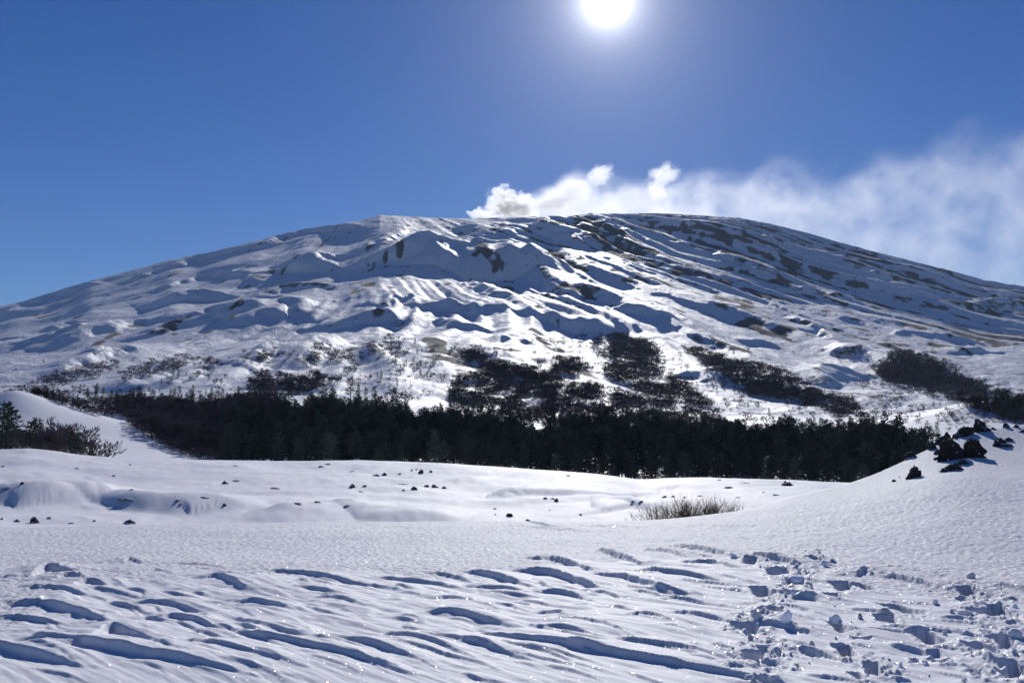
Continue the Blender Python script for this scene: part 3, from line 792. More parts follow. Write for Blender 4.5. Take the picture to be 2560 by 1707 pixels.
CLOD = [stone_mesh('snow_lump', 80 + i, 3, 0.32, 0.22, MAT_CLOD, blocky=1.0) for i in range(8)]

_one = ['', 'first', 'second', 'third', 'fourth', 'fifth', 'sixth', 'seventh', 'eighth', 'ninth', 'tenth', 'eleventh', 'twelfth', 'thirteenth', 'fourteenth',
        'fifteenth', 'sixteenth', 'seventeenth', 'eighteenth', 'nineteenth']
def ordinal(i):
    if i < 20: return _one[i]
    t, u = divmod(i, 10)
    return ('twentieth', 'thirtieth', 'fortieth')[t - 2] if u == 0 else ('twenty', 'thirty', 'forty')[t - 2] + '-' + _one[u]
def nth(i, n):
    if n == 1: return 'lone '
    if i == 0: return 'leftmost '
    if i == n - 1: return 'rightmost '
    return ordinal(i + 1) + ' '
def place(me, name, x, y, z, w, d, h, rz, sink=0.15):
    o = bpy.data.objects.new(name, me); link(o)
    o.location = (x, y, z - sink * h); o.scale = (w, d, h * (1 + sink)); o.rotation_euler = (0, 0, rz)
    return o
Q6 = lambda x, y: (1560 + x / 2.352, 860 + y / 2.352)
C3 = lambda x, y: (2100 + x / 5.113, 1000 + y / 5.113)
# on the mound at the right: base pixel, width, height in the closest zoom; label
MOUND_ROCKS = [
 ((1815, 360), 240, 150, 'peaked lava rock crowning the snow mound skyline'),
 ((1575, 425), 280, 120, 'long flat lava rock on the mound skyline left of the peaked one'),
 ((1360, 500), 150, 115, 'rounded lava rock above the largest block on the mound edge'),
 ((1290, 560), 130, 90, 'dark lava rock leaning against the upper left of the largest block'),
 ((1400, 760), 400, 290, 'largest black lava block on the snow mound at right'),
 ((1180, 625), 130, 90, 'small lava boulder overhanging the left edge of the mound'),
 ((1720, 730), 280, 230, 'tall black lava block right of the largest one on the mound'),
 ((2080, 590), 230, 105, 'low lava rock half buried near the right frame edge of the mound'),
 ((945, 990), 190, 150, 'lone squat lava boulder lowest on the left slope of the mound'),
 ((1430, 895), 330, 90, 'long low lava rock below the largest block on the mound'),
 ((890, 745), 170, 80, 'dark lava rock poking over the mound edge beside the forest'),
 ((2120, 345), 90, 55, 'small lava stone on the mound skyline right of the peaked rock'),
 ((1570, 820), 170, 65, 'thin jagged lava rock between the largest block and the long low rock'),
 ((690, 1040), 55, 28, 'tiny dark stone on the mound slope left of the lone boulder'),
 ((1470, 480), 70, 50, 'small stone beside the rounded rock on the mound edge'),
 ((2250, 345), 70, 30, 'tiny dark stone on the mound skyline near the right frame edge'),
 ((2330, 405), 120, 30, 'flat dark stone at the right frame edge of the mound top'),
 ((1250, 690), 90, 55, 'small stone at the lower left foot of the largest block'), ((1560, 690), 110, 75, 'dark stone wedged between the largest block and the tall one'),
 ((1240, 755), 110, 30, 'thin dark sliver of stone below the foot of the largest block'), ((1660, 385), 120, 90, 'knobby lava rock between the long flat rock and the peaked one'),
 ((1960, 335), 60, 24, 'tiny stone just right of the peaked rock on the mound skyline'), ((2150, 520), 110, 40, 'thin dark rock right above the half buried rock'),
 ((760, 985), 26, 12, 'pebble-sized dark stone between the tiny stone and lone boulder'),
]
for i, ((x, y), w_, h_, lab) in enumerate(MOUND_ROCKS):
    X, Y = C3(x, y)
    gx_, gy_, gz_, gr_ = grid_pick(Z, X, Y, 24, 44)
    if gr_ > 60:
        a, t = px_dir(X, Y); hr = float(np.interp(a, AZ, HR))
        gx_, gy_ = hr * math.sin(a), hr * math.cos(a); gz_ = grid_z(gx_, gy_); gr_ = hr
    w = w_ / 5.113 * gr_ / FPX; h = h_ / 5.113 * gr_ / FPX
    o = place(ROCK_BIG[i % 7], 'lava_rock', gx_, gy_, gz_, w * 1.08, w * (0.75 if w_ < 250 else 0.55), h, 0.5 * math.sin(i * 1.7), 0.18)
    tag(o, lab, 'rock', 'lava rocks on the snow mound')

mr_ = []
for x, y, w_, h_ in [(145, 915, 40, 25), (50, 940, 100, 20), (15, 802, 30, 20), (225, 1168, 90, 55), (105, 1158, 50, 20), (320, 1140, 40, 22), (10, 1145, 25, 20), (845, 1172, 110, 55),
                     (615, 1158, 25, 15), (465, 1172, 50, 12), (1475, 912, 60, 35), (1540, 892, 90, 12), (1155, 1028, 40, 20), (1335, 1004, 80, 14), (835, 1016, 130, 12),
                     (1465, 1053, 40, 20), (1940, 1042, 90, 22), (2075, 1033, 60, 15), (1800, 945, 80, 15), (2300, 936, 70, 35), (2095, 803, 60, 15), (2140, 787, 50, 12),
                     (2300, 832, 60, 10), (850, 790, 40, 12), (500, 813, 40, 10), (740, 861, 30, 10), (1540, 796, 50, 8), (2275, 1056, 60, 12), (860, 952, 40, 10), (1180, 1050, 30, 10)]:
    mr_.append((x / 2.6133, 860 + y / 2.6133, w_ / 2.6133, h_ / 2.6133))
for x, y, w_, h_ in [(360, 1018, 70, 22), (420, 1015, 60, 28), (520, 1008, 40, 15), (598, 984, 24, 22), (630, 980, 20, 16), (660, 1000, 60, 35), (725, 994, 30, 24), (215, 1090, 60, 32),
                     (290, 1088, 50, 17), (265, 1124, 60, 15), (610, 1108, 60, 38), (545, 1114, 30, 14), (700, 1088, 60, 27), (750, 1092, 60, 30), (810, 1098, 60, 20), (545, 1073, 80, 8),
                     (175, 1218, 60, 14), (1140, 1234, 40, 14), (1240, 1280, 60, 32), (1145, 1272, 30, 10), (1360, 1312, 50, 20), (1545, 1180, 45, 27), (1475, 1165, 40, 13),
                     (1518, 1166, 40, 11), (1700, 1270, 30, 10), (1500, 1243, 20, 8), (1620, 1018, 35, 16), (2100, 1187, 60, 16), (2045, 1184, 50, 11), (2250, 1157, 60, 15),
                     (2310, 1156, 40, 15), (1060, 1344, 60, 14), (1120, 1346, 70, 20), (1190, 1342, 70, 18), (1250, 1340, 60, 16), (1010, 1344, 50, 10), (880, 1346, 40, 8)]:
    mr_.append((800 + x / 2.6133, 800 + y / 2.6133, w_ / 2.6133, h_ / 2.6133))
for x, y, w_, h_ in [(955, 832, 100, 52), (620, 846, 70, 15), (895, 888, 50, 11), (820, 873, 25, 7), (665, 903, 50, 11), (355, 903, 30, 17), (450, 894, 60, 9), (700, 816, 80, 6), (560, 800, 30, 6)]:
    X, Y = Q6(x, y); mr_.append((X, Y, w_ / 2.352, h_ / 2.352))
places = {}
for X, Y, w_, h_ in mr_:
    band = 'high on the middle snowfield' if Y < 1192 else ('halfway down the middle snowfield' if Y < 1245 else 'low on the middle snowfield')
    side = 'left part' if X < 560 else ('centre left part' if X < 960 else ('centre part' if X < 1440 else 'right part'))
    places.setdefault((band, side), []).append((X, Y, w_, h_))
k_ = 0
for (band, side), lst in places.items():
    lst.sort()
    for i, (X, Y, w_, h_) in enumerate(lst):
        gx_, gy_, gz_, gr_ = grid_pick(Z, X, Y, 40, 230)
        w = 0.88 * max(w_, 5) * gr_ / FPX; h = 0.58 * max(h_, 3.0) * gr_ / FPX * (0.8 + 0.5 * abs(math.sin(k_ * 2.3)))
        o = place(ROCK_SMALL[k_ % 7], 'lava_rock', gx_, gy_, gz_, w, w * 0.8, h, k_ * 1.1, 0.3)
        tag(o, f'{nth(i, len(lst))}dark lava rock {band}, {side}', 'rock', 'lava rocks on the middle snowfield')
        k_ += 1

# lumps of snow thrown up beside the footprints
BIG_CLODS = [(1490, 508, 66, 48, 'square snow block standing in the middle of the trampled patch'), (1265, 500, 50, 62, 'upright snow block between the two footprint rows'),
             (1015, 208, 36, 28, 'white snow lump at the far left end of the tracks'), (1435, 246, 60, 30, 'snow lump at the far end of the tracks below the crust'),
             (1302, 318, 70, 34, 'wide snow slab beside the far footprints'), (1130, 485, 70, 36, 'broken snow slab at the left of the trampled patch'),
             (1600, 487, 24, 26, 'small upright snow lump right of the square snow block'), (1530, 648, 80, 40, 'snow plug fallen into the deep near footprint'),
             (1715, 462, 60, 28, 'snow plug inside the footprint right of the middle'), (2110, 300, 40, 26, 'snow lump topping the right track'),
             (2090, 475, 70, 30, 'rounded snow slab left of the right track'), (1655, 288, 34, 18, 'snow ball under the small snow peak'),
             (2310, 570, 60, 40, 'jagged snow chunk at the right frame edge'), (1205, 765, 60, 24, 'snow chunk at the bottom edge of the left track'),
             (1100, 762, 70, 22, 'flat snow chunk at the bottom left of the left track')]
for i, (x, y, w_, h_, lab) in enumerate(BIG_CLODS):
    X, Y = SR((x, y))[0]
    gx_, gy_, gz_, gr_ = grid_pick(Z, X, Y, 6, 30)
    w = 0.88 * w_ / 1.8375 * gr_ / FPX; h = 0.8 * h_ / 1.8375 * gr_ / FPX
    o = place(CLOD[i % 8], 'snow_lump', gx_, gy_, gz_, w, w * 0.75, h, 0.4 * math.sin(i * 2.1), 0.12)
    tag(o, lab, 'snow lump', 'larger lumps of snow thrown up beside the tracks')
rc = random.Random(21)
TNAME = ['on the left track through the trampled snow', 'on the right track near the frame edge', 'on the far end of the tracks by the crusted snow', 'by the hollow at the bottom centre of the tracks']
cl_ = 0
for ti, ((g, wd), cnt) in enumerate(zip(TRK, (75, 62, 22, 16))):
    for q in range(cnt):
        k = rc.randrange(len(g) - 1); f = rc.random()
        p = g[k] * (1 - f) + g[k + 1] * f
        sp = wd * (0.75 if rc.random() < 0.72 else 1.9)
        x, y = p[0] + rc.gauss(0, sp * 0.75), p[1] + rc.gauss(0, sp * 0.9)
        if not 7.2 < math.hypot(x, y) < 22: continue
        s = rc.choice((0.016, 0.02, 0.022, 0.026, 0.032, 0.05)) * rc.uniform(0.8, 1.25)
        o = place(CLOD[rc.randrange(8)], 'snow_lump', x, y, grid_z(x, y), s, s * rc.uniform(0.7, 1), s * rc.uniform(0.55, 0.95), rc.uniform(0, 6), 0.2)
        big = 'fist-sized' if s > 0.038 else 'small'
        tag(o, f'{big} crumb of snow lying {TNAME[ti]}', 'snow lump', f'{big} crumbs of snow {TNAME[ti]}')

# ------------------------------------------------------------------ trees
def tube(V, Fc, p, q, r0, r1, n=5):
    p, q = np.array(p, float), np.array(q, float)
    d = q - p; d /= np.linalg.norm(d) + 1e-9
    u = np.cross(d, [0.3, 0.9, 0.2]); u /= np.linalg.norm(u) + 1e-9; v = np.cross(d, u)
    b = len(V)
    for c, r in ((p, r0), (q, r1)):
        for k in range(n):
            a = 2 * math.pi * k / n
            V.append(c + r * (math.cos(a) * u + math.sin(a) * v))
    for k in range(n):
        Fc.append((b + k, b + (k + 1) % n, b + n + (k + 1) % n, b + n + k))
def blade(V, Fc, c, d, ln, wd, rs):
    d = np.array(d, float); d /= np.linalg.norm(d) + 1e-9
    u = np.cross(d, [rs.gauss(0, 1), rs.gauss(0, 1), rs.gauss(0, 1)]); u /= np.linalg.norm(u) + 1e-9
    b = len(V)
    c = np.array(c, float)
    V += [c - d * ln * 0.5 - u * wd * 0.3, c + u * wd * 0.5, c + d * ln * 0.5, c - u * wd * 0.5]
    Fc.append((b, b + 1, b + 2, b + 3))
def pine_pair(seed, slim, cone=0.75, low=0.10):
    """unit-height pine: trunk with limbs, and a crown of needle sprays on whorled boughs"""
    rs = random.Random(seed)
    tv, tf, cv, cf = [], [], [], []
    lean = (rs.uniform(-.02, .02), rs.uniform(-.02, .02))
    segs = 5
    for k in range(segs):
        z0, z1 = k / segs, (k + 1) / segs
        tube(tv, tf, (lean[0] * z0, lean[1] * z0, z0 * .97), (lean[0] * z1, lean[1] * z1, z1 * .97), .020 * (1 - z0 * .9), .020 * (1 - z1 * .9), 6)
    nb = 46
    for k in range(nb):
        z = low + (0.96 - low) * (k / nb) ** 0.92
        a = k * 2.4 + rs.uniform(-.4, .4)
        prof = (1 - z) ** cone * min(1, (z - low + .2) / .36)
        L = slim * prof * rs.uniform(.55, 1.15) + 0.02
        dz = rs.uniform(-.05, .22) * L + 0.02
        p0 = np.array((lean[0] * z, lean[1] * z, z)); p1 = p0 + np.array((math.cos(a) * L, math.sin(a) * L, dz))
        if k % 2 == 0: tube(tv, tf, p0, p1, .006 * (1.1 - z), .0015, 3)
        for q in range(5 + int(9 * L / slim)):
            f = rs.uniform(.25, 1.05)
            c = p0 + (p1 - p0) * f + np.array([rs.gauss(0, .018), rs.gauss(0, .018), rs.gauss(0, .012)])
            d = (math.cos(a) + rs.gauss(0, .6), math.sin(a) + rs.gauss(0, .6), rs.uniform(-.1, .7))
            blade(cv, cf, c, d, rs.uniform(.05, .095), rs.uniform(.02, .04), rs)
    for q in range(10):
        blade(cv, cf, (lean[0], lean[1], rs.uniform(.9, 1.0)), (rs.gauss(0, .4), rs.gauss(0, .4), 1), .06, .02, rs)
    return mesh_np('trunk', tv, np.array(tf), MAT_BARK), mesh_np('crown', cv, np.array(cf), MAT_NEEDLE, False)
def bare_pair(seed, stems, wide):
    """unit-height leafless tree: stems with limbs, and a crown of fine twigs"""
    rs = random.Random(seed)
    tv, tf, cv, cf = [], [], [], []
    def grow(p, d, L, r, lev):
        d = np.array(d); d = d / np.linalg.norm(d)
        q = p + d * L
        if lev < 3: tube(tv, tf, p, q, r, r * .62, 4 if lev else 5)
        else: blade(cv, cf, (p + q) / 2, d, L * 1.2, .014, rs)
        if lev >= 4: return
        n = 3 if lev < 3 else 4
        for _ in range(n):
            nd = d + np.array([rs.gauss(0, .45), rs.gauss(0, .45), rs.gauss(.12, .28)])
            f = rs.uniform(.45, 1.0)
            grow(p + d * L * f, nd, L * rs.uniform(.55, .8), r * .55, lev + 1)
    for s in range(stems):
        a = 2 * math.pi * s / stems + rs.uniform(-.4, .4)
        sp = wide if stems > 1 else 0.04
        grow(np.array((math.cos(a) * .03, math.sin(a) * .03, 0)), (math.cos(a) * sp, math.sin(a) * sp, 1), rs.uniform(.28, .36), .016, 0)
    top = max(max(v[2] for v in cv), 0.01)
    tv = [v / top for v in tv]; cv = [v / top for v in cv]
    return mesh_np('trunk', tv, np.array(tf), MAT_STEM), mesh_np('crown', cv, np.array(cf), MAT_TWIG, False)
PINE = [pine_pair(100 + i, *s) for i, s in enumerate(((0.27, 0.75, 0.08), (0.30, 0.5, 0.2), (0.24, 0.85, 0.06), (0.33, 0.42, 0.28)))]
BARE = [bare_pair(200 + i, st, w) for i, (st, w) in enumerate(((4, .45), (5, .55), (3, .4), (6, .7)))]

def poly(X, Y, P):
    c = False; j = len(P) - 1
    for i in range(len(P)):
        if (P[i][1] > Y) != (P[j][1] > Y) and X < (P[j][0] - P[i][0]) * (Y - P[i][1]) / (P[j][1] - P[i][1]) + P[i][0]: c = not c
        j = i
    return c
rt = random.Random(5)
def scatter(P, n, gap, rmin, rmax=4000):
    """ground points whose photo pixel falls in polygon P, thinned to a spacing in pixels"""
    xs = [p[0] for p in P]; ys = [p[1] for p in P]
    out = []; cell = {}
    for _ in range(n):
        X, Y = rt.uniform(min(xs), max(xs)), rt.uniform(min(ys), max(ys))
        if not poly(X, Y, P): continue
        kx, ky = int(X // gap), int(Y // (gap * .6))
        if any(math.hypot(X - a, (Y - b) / .6) < gap for i in (-1, 0, 1) for j in (-1, 0, 1) for a, b in cell.get((kx + i, ky + j), ())): continue
        x, y, z, r = grid_pick(Z, X, Y, rmin)
        if r > rmax: continue
        cell.setdefault((kx, ky), []).append((X, Y))
        out.append((X, Y, x, y, z, r))
    return out
def tree(kind, var, x, y, z, h, rz, label, group, wide=1.0):
    e = bpy.data.objects.new('pine_tree' if kind == 'pine' else 'bare_tree', None); link(e)
    e.location = (x, y, z - 0.15); e.scale = (h * wide, h * wide, h); e.rotation_euler = (0, 0, rz)
    e.empty_display_size = 0.1
    t, c = (PINE if kind == 'pine' else BARE)[var]
    for nm, me in (('trunk', t), ('crown', c)):
        o = bpy.data.objects.new(nm, me); link(o); o.parent = e
    tag(e, label, 'pine' if kind == 'pine' else 'bare tree', group)
    return e

# --- single trees, by place.  (kind, base pixel, height in pixels, wide)
def singles(lst, where, group):
    for kind in ('pine', 'bare'):
        sel = sorted([t for t in lst if t[0] == kind], key=lambda t: t[1])
        for i, (kd, X, Y, hp, wd, rmin) in enumerate(sel):
            if rmin < 0:                       # hidden foot: stand it at a known distance, top where the photo has it
                a, t = px_dir(X, Y - hp); r = -rmin
                x, y = r * math.sin(a), r * math.cos(a); z = grid_z(x, y)
                h = EYE + r * float(t) - z
            else:
                x, y, z, r = grid_pick(Z, X, Y, rmin, 3000)
                h = hp * r / FPX
            nm = 'dark green pine' if kd == 'pine' else 'leafless brown tree'
            tree(kd, rt.randrange(4), x, y, z, h, rt.uniform(0, 6), f'{nth(i, len(sel))}{nm} {where}', group, wd)
T2 = lambda x, y: (x / 4.704, 950 + y / 4.704)
left_cluster = []
for x, y, h, kd in [(40, 800, 560, 'pine'), (150, 790, 480, 'pine'), (105, 500, 260, 'pine'), (400, 780, 320, 'pine'), (520, 600, 210, 'bare'), (430, 600, 170, 'pine'), (690, 800, 330, 'bare'),
                    (740, 640, 200, 'bare'), (910, 640, 170, 'bare'), (860, 850, 260, 'pine'), (950, 870, 260, 'pine'), (1060, 900, 280, 'bare'), (1190, 880, 210, 'bare'), (300, 780, 230, 'bare'),
                    (560, 820, 250, 'bare'), (1120, 900, 110, 'bare'), (200, 800, 250, 'bare'), (790, 860, 230, 'bare'), (630, 840, 220, 'bare')]:
    X, Y = T2(x, y); left_cluster.append((kd, X, Y, h / 4.704, 1.15, -(268 if kd == 'pine' and y > 700 else 285 + (900 - y) * 0.25)))
singles(left_cluster, 'in the clump beside the snowy glade at left', 'trees of the clump at left')
glade_edge = []
for x, y, h, kd in [(290, 270, 70, 'pine'), (480, 210, 50, 'pine'), (730, 250, 160, 'bare'), (940, 160, 110, 'pine'), (1140, 150, 110, 'pine'), (1040, 230, 110, 'bare'), (1380, 260, 120, 'bare'),
                    (1480, 240, 100, 'pine'), (1570, 290, 160, 'pine'), (1700, 240, 90, 'pine'), (1830, 300, 110, 'bare'), (1960, 290, 90, 'bare'), (2040, 360, 110, 'pine'), (610, 290, 110, 'bare'), (940, 330, 60, 'pine')]:
    X, Y = T2(x, y); glade_edge.append((kd, X, Y, h / 4.704, 1.15, 500))
singles(glade_edge, 'along the upper edge of the wood above the glade at left', 'trees above the glade at left')
R1z = lambda x, y: (x / 2.6133, 480 + y / 2.6133)
R2z = lambda x, y: (800 + x / 2.6133, 400 + y / 2.6133)
slope_left = []
for x, y, h, kd in [(1130, 1200, 50, 'pine'), (1165, 1215, 55, 'pine'), (1215, 1195, 22, 'pine'), (1285, 1190, 18, 'pine'), (1330, 1165, 36, 'pine'), (1365, 1235, 40, 'pine'), (1445, 1260, 45, 'pine'),
                    (1405, 1255, 40, 'bare'), (1170, 1345, 80, 'pine'), (1260, 1340, 80, 'pine'), (1215, 1395, 85, 'pine'), (1305, 1350, 40, 'pine'), (1345, 1330, 45, 'pine'), (1010, 1330, 32, 'pine'),
                    (975, 1312, 40, 'pine'), (1043, 1308, 22, 'pine'), (1055, 1255, 40, 'pine'), (1470, 1215, 34, 'bare'), (1550, 1115, 26, 'pine'), (285, 1112, 24, 'pine'), (405, 1132, 12, 'pine'),
                    (685, 1032, 22, 'pine'), (1620, 1305, 55, 'pine'), (1660, 1300, 30, 'pine'), (1620, 1330, 30, 'bare'), (1370, 1370, 60, 'pine')]:
    X, Y = R1z(x, y); slope_left.append((kd, X, Y, h / 2.6133, 1.1, 700))
singles(slope_left, 'standing alone on the snowy slope at left', 'scattered trees on the left slope')
slope_mid = []
for x, y, h, kd in [(200, 530, 160, 'pine'), (250, 535, 115, 'pine'), (300, 525, 90, 'pine'), (355, 510, 80, 'pine'), (430, 535, 65, 'pine'), (500, 530, 110, 'bare'), (565, 540, 70, 'bare'), (60, 450, 80, 'pine'),
                    (20, 440, 70, 'pine'), (850, 565, 55, 'pine'), (930, 590, 75, 'pine'), (1005, 600, 70, 'pine'), (1060, 590, 60, 'pine'), (950, 610, 60, 'bare')]:
    X, Y = 800 + x / 2.6133, 800 + y / 2.6133; slope_mid.append((kd, X, Y, h / 2.6133, 1.2, 450))
singles(slope_mid, 'on the bright snow just above the dark forest, left of centre', 'trees just above the forest left of centre')
slope_small = []
for x, y, h, kd in [(620, 1205, 40, 'pine'), (635, 1275, 42, 'pine'), (665, 1260, 30, 'pine'), (695, 1250, 28, 'pine'), (490, 1340, 44, 'pine'), (475, 1310, 26, 'pine'), (465, 1290, 26, 'pine'), (610, 1330, 38, 'pine'),
                    (635, 1370, 56, 'pine'), (655, 1350, 44, 'pine'), (610, 1400, 55, 'pine'), (655, 1410, 50, 'pine'), (720, 1370, 44, 'pine'), (725, 1420, 30, 'pine'), (525, 1365, 34, 'pine'), (565, 1350, 34, 'pine'),
                    (400, 1420, 50, 'pine'), (375, 1420, 36, 'pine'), (330, 1420, 28, 'pine'), (295, 1422, 22, 'pine'), (262, 1415, 20, 'pine'), (505, 1475, 46, 'pine'), (590, 1455, 20, 'pine'), (700, 1425, 40, 'pine'),
                    (800, 1440, 50, 'bare'), (525, 1405, 40, 'pine'), (845, 1290, 50, 'pine'), (880, 1240, 32, 'pine'), (455, 1385, 20, 'pine'), (765, 1300, 40, 'bare'), (860, 1260, 45, 'pine')]:
    X, Y = R2z(x, y); slope_small.append((kd, X, Y, h / 2.6133, 1.15, 800))
singles(slope_small, 'of the open stand left of the brown wood, mid-slope', 'small trees of the open mid-slope stand')
slope_right = []
for x, y, h, kd in [(570, 235, 95, 'pine'), (620, 190, 45, 'pine'), (655, 185, 40, 'pine'), (460, 200, 65, 'bare'), (410, 265, 60, 'pine'), (725, 285, 90, 'pine'), (845, 290, 50, 'pine'), (530, 420, 130, 'pine'),
                    (590, 430, 125, 'pine'), (480, 420, 100, 'pine'), (680, 495, 100, 'pine'), (780, 470, 120, 'bare'), (850, 510, 60, 'bare'), (400, 400, 110, 'pine'), (920, 220, 40, 'pine'), (1020, 220, 60, 'pine'),
                    (1000, 150, 70, 'pine'), (1070, 150, 70, 'pine'), (1200, 90, 70, 'pine'), (1280, 80, 50, 'pine'), (1250, 300, 60, 'pine'), (1110, 300, 50, 'bare'), (1440, 240, 80, 'bare'), (1490, 290, 70, 'bare'),
                    (1580, 270, 80, 'bare'), (1520, 95, 50, 'pine'), (960, 560, 240, 'bare'), (1240, 500, 210, 'pine'), (1060, 560, 190, 'bare'), (1160, 560, 170, 'bare'), (1100, 380, 60, 'pine'), (960, 650, 130, 'pine'),
                    (1050, 650, 80, 'bare'), (820, 360, 40, 'bare'), (1390, 390, 60, 'bare'), (1490, 360, 40, 'bare'), (1250, 240, 70, 'bare')]:
    X, Y = C3(x, y); slope_right.append((kd, X, Y, h / 5.113, 1.1, 500))
singles(slope_right, 'on the snow slope behind the lava mound at right', 'trees behind the lava mound at right')
R6 = []
for x, y, h, kd in [(730, 380, 40, 'pine'), (790, 385, 45, 'pine'), (875, 510, 90, 'pine'), (720, 440, 50, 'bare'), (930, 430, 24, 'pine'), (600, 350, 45, 'bare'), (1345, 340, 45, 'pine'), (645, 65, 30, 'pine'),
                    (730, 40, 30, 'pine'), (855, 430, 55, 'pine'), (760, 470, 60, 'bare'), (830, 470, 60, 'bare'), (970, 500, 50, 'bare'), (1440, 195, 25, 'bare'), (1260, 90, 30, 'bare'), (1910, 335, 40, 'bare'),
                    (1355, 380, 45, 'pine'), (1540, 430, 40, 'pine'), (1110, 430, 40, 'bare'), (1120, 480, 55, 'pine')]:
    X, Y = Q6(x, y); R6.append((kd, X, Y, h / 2.352, 1.1, 500))
singles(R6, 'between the brown woods on the slope right of centre', 'scattered trees right of centre')

# --- front row of the forest along the snowfield edge, each tree its own
front = []
for X in np.linspace(700, 2290, 74):
    a, t = px_dir(X, 1150)
    r = rt.uniform(300, 345)
    front.append((X + rt.uniform(-8, 8), r))
front.sort()
SPOTS = ['left end', 'left', 'left of centre', 'below the bright snow strip', 'centre', 'right of the saddle', 'right of centre', 'beside the lava mound foot']
seen_ = {}
for X, r in front:
    a, t = px_dir(X, 1150)
    x, y = r * math.sin(a), r * math.cos(a)
    spot = SPOTS[min(int((X - 690) // 200), 7)]
    seen_[spot] = seen_.get(spot, 0) + 1
    tree('pine', rt.randrange(4), x, y, grid_z(x, y), rt.uniform(5.5, 12.5) * (1 + 0.3 * float(fbm(np.array(X / 60), np.array(1.7), 2, 950))), rt.uniform(0, 6),
         f'{ordinal(seen_[spot])} dark pine from the left in the forest front row, {spot}', f'forest front row, {spot}', rt.uniform(1.0, 1.3))

# --- brown bushes that stand apart on the slopes
apart = []
for P, n, gap in [
    ([(0, 985), (40, 975), (150, 935), (290, 905), (300, 915), (210, 950), (100, 985), (0, 1015)], 700, 11),
    ([(300, 935), (380, 905), (440, 905), (450, 925), (380, 940), (310, 955)], 160, 11),
    ([(445, 905), (500, 900), (550, 905), (560, 915), (450, 918)], 60, 12),
    ([(640, 905), (660, 885), (680, 890), (650, 915)], 40, 10), ([(755, 910), (790, 865), (810, 870), (800, 905), (770, 925)], 70, 10), ([(815, 880), (880, 880), (885, 905), (830, 910)], 50, 11),
    ([(860, 930), (880, 905), (900, 920), (870, 940)], 30, 10), ([(920, 865), (1000, 862), (1005, 880), (920, 890)], 60, 11), ([(960, 845), (1010, 845), (1010, 855), (960, 855)], 20, 12),
    ([(1480, 860), (1500, 840), (1620, 860), (1640, 910), (1560, 915), (1490, 890)], 240, 11),
    ([(1730, 880), (1760, 880), (1850, 925), (1960, 945), (2010, 1000), (1930, 985), (1820, 950), (1750, 915)], 420, 11),
    ([(2085, 885), (2150, 870), (2160, 888), (2090, 890)], 50, 10), ([(2190, 935), (2260, 890), (2340, 915), (2380, 960), (2330, 975), (2220, 960)], 300, 11),
    ([(2210, 965), (2320, 995), (2350, 1000), (2330, 985), (2240, 955)], 90, 11), ([(2360, 905), (2420, 930), (2420, 940), (2365, 920)], 40, 11),
    ([(1835, 965), (1870, 940), (1890, 985), (1850, 985)], 50, 11), ([(1240, 905), (1300, 920), (1300, 930), (1250, 925)], 30, 12)]:
    apart += scatter(P, n * 6, gap, 700)
rt.shuffle(apart)
def spot_name(X, Y):
    if X < 320: return 'on the long brown band at the left skyline foot'
    if X < 620: return 'on the hummocks at left'
    if X < 1100: return 'on the hummocks left of centre'
    if X < 1700: return 'on the shaded slope at centre'
    if X < 2050: return 'in the brown strip right of centre'
    return 'in the brown strips at far right'
for i, (X, Y, x, y, z, r) in enumerate(apart[:230]):
    w = spot_name(X, Y)
    tree('bare', rt.randrange(4), x, y, z, rt.uniform(9, 17) * r / FPX, rt.uniform(0, 6), f'low brown leafless tree {w}', f'low brown trees {w}', 1.25)

